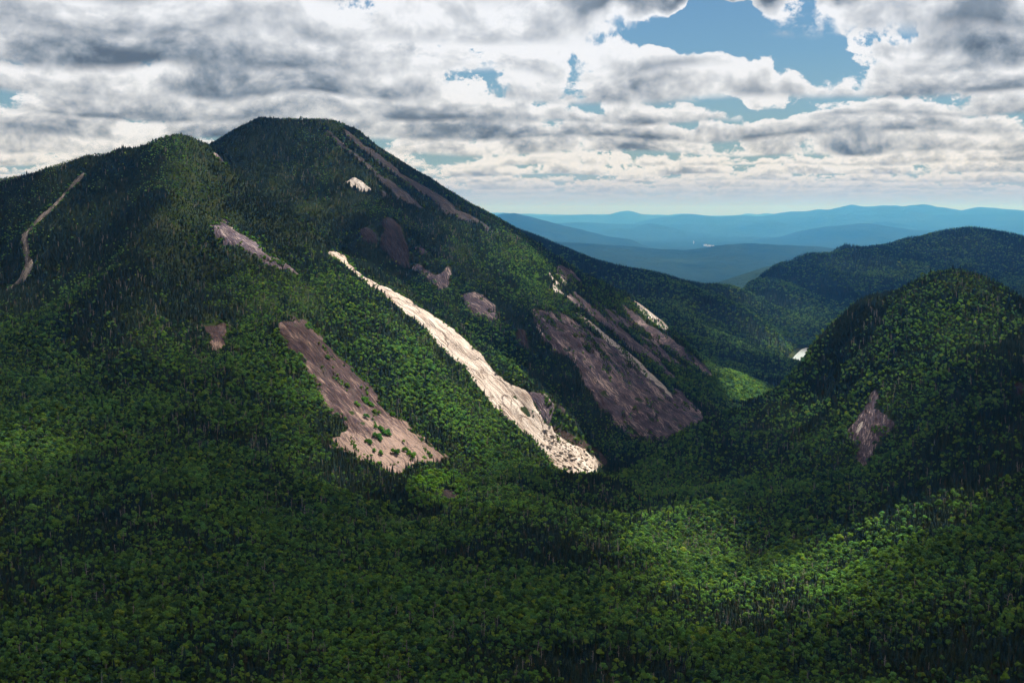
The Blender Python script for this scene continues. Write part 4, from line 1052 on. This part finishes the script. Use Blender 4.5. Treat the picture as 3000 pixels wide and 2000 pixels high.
M_NEARFAR = far_material('lightened_forest', (0.010, 0.024, 0.016), (0.032, 0.055, 0.028), 0.03)  # lighter broadleaf green, with sunlight on this hill put into the colour
range_of_hills('sunlit wooded hill just beyond the dark ridge', 7800, [(2020, 862), (2060, 845), (2100, 828), (2170, 806), (2230, 785), (2300, 768), (2360, 762), (2450, 765)], 900, 900, 0.6, 1, 120, M_NEARFAR)
range_of_hills('deep blue rolling hill nearest of the hazy hills', 12500, [(1560, 700), (1614, 708), (1706, 711), (1808, 719), (1910, 727), (2007, 734), (2043, 729), (2089, 721), (2155, 714), (2206, 713), (2267, 715), (2344, 720), (2400, 723), (2500, 735), (2700, 730), (2900, 722)], 2600, 2200, 1.0, 2)
range_of_hills('blue hill sloping down beside the high peak', 17000, [(1390, 645), (1436, 634), (1466, 628), (1505, 624), (1543, 634), (1604, 648), (1655, 661), (1706, 673), (1778, 693), (1830, 700)], 2600, 2600, 0.8, 3, 90)
range_of_hills('small pointed blue hill on the plain', 24000, [(1790, 672), (1808, 667), (1835, 671), (1859, 668), (1880, 658), (1903, 653), (1936, 661), (1987, 671), (2038, 681)], 2200, 2200, 0.8, 4, 90)
range_of_hills('rounded blue hill in the middle of the plain', 26000, [(2080, 672), (2130, 667), (2165, 663), (2216, 653), (2267, 646), (2298, 656), (2344, 668)], 2500, 2500, 0.8, 5, 90)
range_of_hills('long blue hill behind the knob of the ridge', 20000, [(2250, 698), (2286, 694), (2340, 676), (2408, 664), (2485, 657), (2510, 654), (2551, 655), (2612, 666), (2663, 673), (2720, 676)], 2600, 2400, 0.9, 6, 90)
range_of_hills('blue hills behind the long hill', 25000, [(2540, 656), (2587, 650), (2638, 656), (2700, 664), (2765, 662), (2827, 660), (2893, 668), (2944, 658), (3000, 659), (3100, 655)], 2600, 2400, 0.9, 7, 90)
range_of_hills('high pale blue range on the horizon', 30000, [(1960, 636), (2000, 628), (2031, 627), (2102, 635), (2168, 631), (2230, 634), (2275, 625), (2316, 620), (2357, 621), (2393, 613), (2423, 616), (2459, 606), (2480, 602), (2490, 598), (2502, 602), (2520, 605), (2551, 606), (2582, 603), (2622, 602), (2643, 605), (2668, 599), (2704, 597), (2730, 603), (2765, 610), (2811, 617), (2837, 610), (2857, 607), (2898, 610), (2959, 613), (3000, 616), (3150, 610)], 6000, 3000, 1.0, 1, 200)
range_of_hills('low pale blue hills on the horizon beside the peak', 36000, [(1300, 628), (1415, 621), (1446, 626), (1476, 623), (1527, 628), (1578, 632), (1619, 634), (1665, 630), (1727, 627), (1767, 633), (1803, 622), (1841, 617), (1874, 627), (1936, 632), (2002, 626), (2053, 630), (2089, 634), (2150, 634)], 5000, 3000, 1.0, 2, 200)
range_of_hills('palest farthest hills on the horizon', 42000, [(1200, 624), (1400, 620), (1500, 626), (1700, 629), (1900, 628), (2100, 632), (2168, 630), (2187, 625), (2215, 628), (2240, 624), (2290, 631), (2400, 622), (2600, 606), (2640, 604), (2800, 620), (3100, 620)], 6000, 3000, 0.8, 3, 200)

range_of_hills('low dark rise on the near plain', 14800, [(1640, 752), (1720, 742), (1830, 738), (1950, 743), (2080, 745), (2200, 738), (2350, 744), (2480, 742)], 1300, 1300, 1.0, 4, 140)
range_of_hills('low rise in front of the works', 21500, [(1760, 704), (1840, 699), (1930, 701), (2010, 697), (2110, 700), (2200, 694), (2330, 699)], 1500, 1500, 1.0, 5, 140)
range_of_hills('faint low hills in the middle of the plain', 26500, [(1600, 656), (1690, 651), (1780, 655), (1930, 660), (2040, 656), (2110, 660), (2230, 655), (2360, 648), (2480, 642), (2600, 646), (2800, 640), (3050, 642)], 2200, 2000, 1.0, 6, 160)
range_of_hills('low ridges below the high pale range', 27500, [(2180, 648), (2290, 641), (2380, 634), (2450, 628), (2560, 631), (2660, 624), (2760, 630), (2880, 627), (3050, 630)], 2600, 2000, 1.0, 7, 160)

# far lake and the white works on the plain
def plain_point(u, v):
    d = np.linspace(9000, 60000, 4000); r = ray(u, v)
    k = np.argmin(np.abs(r[2] * d - (plain_z(d) + 8)))
    return r[0] * d[k], d[k], plain_z(d[k])
fl = [plain_point(u, v) for u, v in ((2105, 652.4), (2130, 652.0), (2160, 652.6), (2158, 653.6), (2128, 653.4), (2108, 653.2))]
_hz = max(p[2] for p in fl) + 30
water('lake', 'thin silver line of a far lake on the blue plain', [(p[0], p[1], _hz) for p in fl][::-1])

def wall_material():
    m, t = material('white_cladding')
    pos = t.n('ShaderNodeTexCoord').outputs['Object']
    c = t.ramp(t.noise(pos, 0.1, 3), [(0.3, (0.66, 0.66, 0.64)), (0.7, (0.8, 0.8, 0.78))])
    d = t.n('ShaderNodeBsdfDiffuse'); t.put(d.inputs['Color'], c); t.put(t.n('ShaderNodeOutputMaterial').inputs[0], d.outputs[0])
    return m
M_WALL = wall_material(); M_ROOF = bark_material('grey_roofing', (0.45, 0.45, 0.46), (0.6, 0.6, 0.6))
def building(label, u, v, w, dep, h, gable):
    x, y, z = plain_point(u, v)
    root = bpy.data.objects.new('works_building', None); COL.objects.link(root); root.location = (x, y, z - 6); tag(root, label, 'building', 'white works buildings on the plain')
    a, b = w / 2, dep / 2; H = h + 6
    W_ = np.array([(-a, -b, 0), (a, -b, 0), (a, b, 0), (-a, b, 0), (-a, -b, H), (a, -b, H), (a, b, H), (-a, b, H)])
    link('wall', mesh_np('wall', W_, np.array([(0, 1, 5, 4), (1, 2, 6, 5), (2, 3, 7, 6), (3, 0, 4, 7)]), False, [M_WALL]), root)
    e = 1.0
    R_ = np.array([(-a - e, -b - e, H), (a + e, -b - e, H), (a + e, b + e, H), (-a - e, b + e, H), (-a - e, 0, H + gable), (a + e, 0, H + gable)])
    link('roof', mesh_np('roof', R_, [np.array([(0, 1, 5, 4), (2, 3, 4, 5), (0, 3, 2, 1)]), np.array([(0, 4, 3), (1, 2, 5)])], False, [M_ROOF]), root)
building('tall white tower building alone on the plain', 2032, 711, 12, 12, 26, 4)
building('white works hall at the left end of the row', 2066, 718, 36, 26, 12, 5)
building('long low white works hall in the middle of the row', 2077, 719, 52, 26, 8, 4)
building('smallest white works hall at the right end of the row', 2089, 719, 28, 22, 7, 3)

# ------------------------------------------------------------------ bushes on the brown slab, boulders at the slide's foot
ROCKZ = {}
from mathutils.bvhtree import BVHTree
def bvh(o):
    me = o.data; vs = [v.co[:] for v in me.vertices]; return BVHTree.FromPolygons(vs, [tuple(p.vertices) for p in me.polygons])
from mathutils import Vector
PALE = ROCK_OBJ[0][0]; BROWN = [r[0] for r in ROCK_OBJ if r[0]['label'].startswith('broad brown')][0]
BV_PALE, BV_BROWN = bvh(PALE), bvh(BROWN)
def on_rock(bv, u, v):
    hit = bv.ray_cast(Vector((0, 0, 0)), Vector(ray(u, v)).normalized())
    return hit[0]
BUSHES = [(535,1115,40,'round bush high on the brown slab, near its outer edge'), (628,1140,26,'bush at the upper outer edge of the brown slab'), (640,1270,58,'largest thicket in the middle of the brown slab'),
          (606,1318,34,'bush under the largest thicket on the brown slab'), (540,1215,22,'small round bush left of the largest thicket'), (688,1200,22,'bush above the largest thicket at the slab edge'),
          (430,1035,22,'bush at the inner end of the high bush row on the brown slab'), (508,1048,16,'small bush in the high bush row on the brown slab'), (310,870,20,'lone bush near the top of the brown slab'),
          (615,1422,24,'round bush low on the pale foot of the brown slab'), (700,1408,26,'bush in the low row on the pale slab foot'), (755,1402,20,'small bush in the low row on the pale slab foot'), (805,1428,36,'wide bush at the outer end of the low row'),
          (590,1182,22,'bush between the high bush and the largest thicket'), (480,1140,18,'small bush left of the high round bush'), (548,1345,28,'bush beside the dark water streak near the slab foot'), (262,795,13,'tiny bush just under the top of the brown slab'), (740,1352,14,'tiny bush between the thicket and the low row')]
for bx, by, br, lb in BUSHES:
    p = on_rock(BV_BROWN, 800 + bx / 1.96, 600 + (by + br * 0.6) / 1.96)
    if p is None: print('bush missed', lb); continue
    R = br * 0.1776
    r = np.random.RandomState(int(bx))
    parts = []
    for k in range(max(1, int(R / 1.5) ** 2 // 2 + 1)):
        v, f = broadleaf(int(bx) + k, h=3.4, rad=1.6, lobes=6, leaves=45, squat=0.9)
        s = r.uniform(0.8, 1.25) * min(1.25, 0.55 + R / 6)
        q = r.normal(size=2) * R * 0.42; q[1] *= 0.8
        g = on_rock(BV_BROWN, *project(p.x + q[0], p.y + q[1], p.z))
        dz = float(gz(p.x + q[0], p.y + q[1])) - float(gz(p.x, p.y))
        parts += [(v * s + (q[0], q[1], dz - 0.4) if i == 0 else np.zeros((0, 3)), x) for i, x in enumerate(f)] if len(f) == 1 else [(v * s + (q[0], q[1], dz - 0.4), f[0]), (v * s + (q[0], q[1], dz - 0.4), f[1])]
    root = bpy.data.objects.new('bush', None); COL.objects.link(root); root.location = p; tag(root, lb, 'bush', 'bushes on the brown slab')
    v, f = merge(parts)
    link('crown', mesh_np('bush_crown', v, f, False, [M_ALDER]), root)
    tv, tf = trunk(int(bx), 2.2, 0.09, 5); link('stem', mesh_np('bush_stem', tv, tf, False, [M_BARK]), root)

M_BOULDER = rock_material('boulder_rock', [(0.3, (0.30, 0.24, 0.20)), (0.5, (0.52, 0.44, 0.37)), (0.7, (0.66, 0.57, 0.5))], 2.0, (0.06, 0.04, 0.03), 0.6, (0.2, 0.15, 0.12), 0.4, 0.7)
BOULD = []
for s in range(8):
    r = np.random.RandomState(200 + s); v, f = ICO1[0].copy(), ICO1[1]
    for k in range(7):                                  # chop flat faces
        nrm = r.normal(size=3); nrm /= np.linalg.norm(nrm); cut = r.uniform(0.45, 0.8)
        d = v @ nrm; v = v - np.where(d > cut, d - cut, 0)[:, None] * nrm
    me = mesh_np('boulder', v * (1.0, r.uniform(0.6, 1.0), r.uniform(0.5, 0.8)), f, False, [M_BOULDER])
    a = me.attributes.new('st', 'FLOAT_VECTOR', 'POINT'); a.data.foreach_set('vector', (v * 6 + s * 20).astype(np.float32).ravel()); BOULD.append(me)
foot_poly = z2([(1560, 1260), (1610, 1310), (1690, 1360), (1790, 1410), (1860, 1455), (1900, 1500), (1820, 1540), (1750, 1540), (1680, 1510), (1630, 1490), (1590, 1430), (1540, 1370), (1520, 1320)])
fp = np.array(foot_poly); cnt = 0
while cnt < 150:
    u, v = random.uniform(fp[:, 0].min(), fp[:, 0].max()), random.uniform(fp[:, 1].min(), fp[:, 1].max())
    if poly_dist(np.array(u), np.array(v), foot_poly) < 1: continue
    p = on_rock(BV_PALE, u, v); cnt += 1
    if p is None: continue
    o = link('boulder', random.choice(BOULD), ROCK_OBJ[0][0]); s = random.uniform(1.0, 2.2) if random.random() < 0.7 else random.uniform(2.2, 4.6)
    o.location = (p.x, p.y, p.z + 0.15 * s); o.scale = (s * random.uniform(0.8, 1.4), s, s * random.uniform(0.6, 1.0)); o.rotation_euler = (random.uniform(-.4, .4), random.uniform(-.4, .4), random.uniform(0, 6.28))

# ------------------------------------------------------------------ clouds overhead: an unseen deck shaped to let the sun through in chosen places
CLOUD_H = 1250.0
LIT = [  # where the sun reaches the ground: place, radius across and along the view in metres, strength
 (1960, 1545, 55, 65, 1.0), (2010, 1630, 60, 70, 1.05), (2080, 1740, 60, 60, 0.95), (2340, 1730, 65, 50, 0.95), (2490, 1630, 60, 50, 1.05), (2640, 1535, 55, 48, 1.0), (1740, 1570, 70, 60, 0.5), (2200, 1830, 80, 50, 0.5), (2750, 1740, 60, 60, 0.35),
 (1420, 1450, 60, 70, 0.55), (1290, 1410, 45, 60, 0.85), (1000, 1150, 80, 90, 1.0), (1090, 1290, 70, 60, 1.0), (1230, 1080, 90, 80, 1.0), (1360, 1250, 70, 80, 0.7), (980, 760, 60, 60, 1.0), (1130, 860, 70, 60, 1.0),
 (1300, 1000, 70, 60, 1.0), (1450, 1120, 70, 60, 1.0), (1600, 1270, 70, 60, 1.0), (1730, 1370, 70, 60, 1.0), (900, 650, 60, 60, 0.9), (760, 560, 50, 50, 0.6), (1350, 960, 60, 60, 1.0), (1550, 1120, 60, 60, 1.0),
 (880, 880, 80, 80, 0.9), (620, 700, 80, 70, 0.6), (480, 640, 60, 60, 0.55), (560, 440, 40, 50, 0.55), (760, 720, 60, 60, 0.85), (700, 900, 90, 80, 0.55), (60, 1320, 70, 60, 0.7), (960, 1390, 50, 50, 0.8), (450, 900, 80, 80, 0.45),
 (1420, 690, 90, 80, 1.0), (1560, 790, 90, 80, 1.0), (1900, 930, 50, 60, 1.0), (1700, 880, 80, 80, 0.35), (1680, 1060, 60, 60, 0.35), (1800, 1150, 90, 70, 0.3), (1280, 830, 60, 60, 0.6), (1060, 545, 30, 40, 0.7), (1670, 1260, 50, 60, 0.8),
 (420, 800, 320, 300, 0.36), (750, 620, 250, 220, 0.40), (1080, 900, 250, 220, 0.45), (800, 470, 190, 190, 0.46), (1020, 470, 130, 130, 0.46), (520, 420, 90, 90, 0.50), (230, 640, 150, 150, 0.40), (350, 520, 100, 100, 0.4), (1000, 640, 150, 120, 0.3), (2160, 1130, 70, 140, 1.1), (2480, 1060, 55, 60, 0.8), (2740, 930, 70, 60, 0.85), (2900, 990, 60, 60, 0.75), (2560, 880, 40, 60, 0.5), (2350, 1160, 50, 60, 0.5), (2540, 1220, 25, 30, 0.6), (60, 1500, 60, 60, 0.3), (80, 760, 50, 60, 0.6), (170, 560, 40, 50, 0.4),
]
S3 = np.array(SUN_DIR)
cx = np.arange(-2600.0, 4200.0, 36.0); cy = np.arange(200.0, 7300.0, 36.0)
CX, CY = np.meshgrid(cx, cy)
hole = np.zeros(CX.shape)
for u, v, a, b, w in LIT:
    g = np.array(ground_at(u, v)); q = g + S3 * ((CLOUD_H - g[2]) / S3[2])
    hole = np.maximum(hole, 0.55 * hole + w * np.exp(-(((CX - q[0]) / a) ** 2 + ((CY - q[1]) / b) ** 2) * 0.8))
for (u, v, d, a, w) in ((2280, 900, 4400, 260, 0.7), (2560, 790, 5200, 330, 0.42), (2800, 740, 5700, 330, 0.38), (1950, 880, 3700, 220, 0.35), (2140, 1010, 3300, 120, 0.7), (2338, 1040, 3720, 160, 1.0)):
    g = np.array(at(u, v, d)); q = g + S3 * ((CLOUD_H - g[2]) / S3[2])
    hole = np.maximum(hole, w * np.exp(-(((CX - q[0]) / a) ** 2 + ((CY - q[1]) / a) ** 2) * 0.8))
nzz = fbm(CX, CY, 420, 4, 3); fine = fbm(CX, CY, 130, 3, 5)
edge = np.clip(np.minimum(np.minimum(CX - cx[0], cx[-1] - CX), np.minimum(CY - cy[0], cy[-1] - CY)) / 500.0, 0, 1)
CLOUD_D = 0.055
TR = np.clip(np.clip(hole * 1.12, 0, 1.3) ** 1.8 * (1.0 + 0.6 * fine) - 0.04 * (1 - np.clip(hole, 0, 1)) + 0.03 * np.clip(nzz, 0, 1), 0.004, 1.0)     # share of the sun let through
TH = np.minimum(150 + 90 * nzz + 60 * fine, -np.log(TR) / CLOUD_D * SUN_DIR[2]) - 1.0
TH = TH * edge - 8 * (1 - edge)
TH = np.clip(TH, 0, None)
pos_ = TH > 0
fk = pos_[:-1, :-1] | pos_[1:, :-1] | pos_[:-1, 1:] | pos_[1:, 1:]
nv = CX.size
topv = np.stack([CX, CY, CLOUD_H + 0.7 * TH], -1).reshape(-1, 3); botv = np.stack([CX, CY, CLOUD_H - 0.3 * TH], -1).reshape(-1, 3)
ft = grid_faces(len(cy), len(cx), fk)
rim = ~pos_.ravel()
fb = ft[:, ::-1].copy(); fb = np.where(rim[fb], fb, fb + nv)
v_, f_ = compact(np.vstack([topv, botv]), np.vstack([ft, fb]))
def cloud_material():
    m, t = material('cloud_vapour')
    vs = t.n('ShaderNodeVolumeScatter'); vs.inputs['Color'].default_value = (0.91, 0.96, 1, 1); vs.inputs['Density'].default_value = CLOUD_D; vs.inputs['Anisotropy'].default_value = 0.7
    t.put(t.n('ShaderNodeOutputMaterial').inputs['Volume'], vs.outputs[0])
    return m
clouds = link('clouds', mesh_np('clouds', v_, f_, True, [cloud_material()]))
tag(clouds, 'unseen cloud deck above the mountains, shaped to place the sun patches', 'clouds', kind='stuff')

# ------------------------------------------------------------------ haze
def haze_material():
    m, t = material('haze_air')
    pv = t.n('ShaderNodeVolumePrincipled')
    pv.inputs['Color'].default_value = HAZE_COL + (1.0,); pv.inputs['Density'].default_value = HAZE_D; pv.inputs['Anisotropy'].default_value = 0.66
    pv.inputs['Absorption Color'].default_value = (1, 1, 1, 1)
    t.put(t.n('ShaderNodeOutputMaterial').inputs['Volume'], pv.outputs[0])
    return m
HAZE_COL, HAZE_D = (0.085, 0.375, 0.95), 6.6e-5
bx = np.array([(x, y, z) for z in (-700.0, 262.0) for y in (-3000.0, 54000.0) for x in (-42000.0, 42000.0)])
hz = link('haze', mesh_np('haze', bx, np.array([(0, 2, 3, 1), (4, 5, 7, 6), (0, 1, 5, 4), (2, 6, 7, 3), (0, 4, 6, 2), (1, 3, 7, 5)]), False, [haze_material()]))
tag(hz, 'blue summer haze in the air', 'haze', kind='stuff')
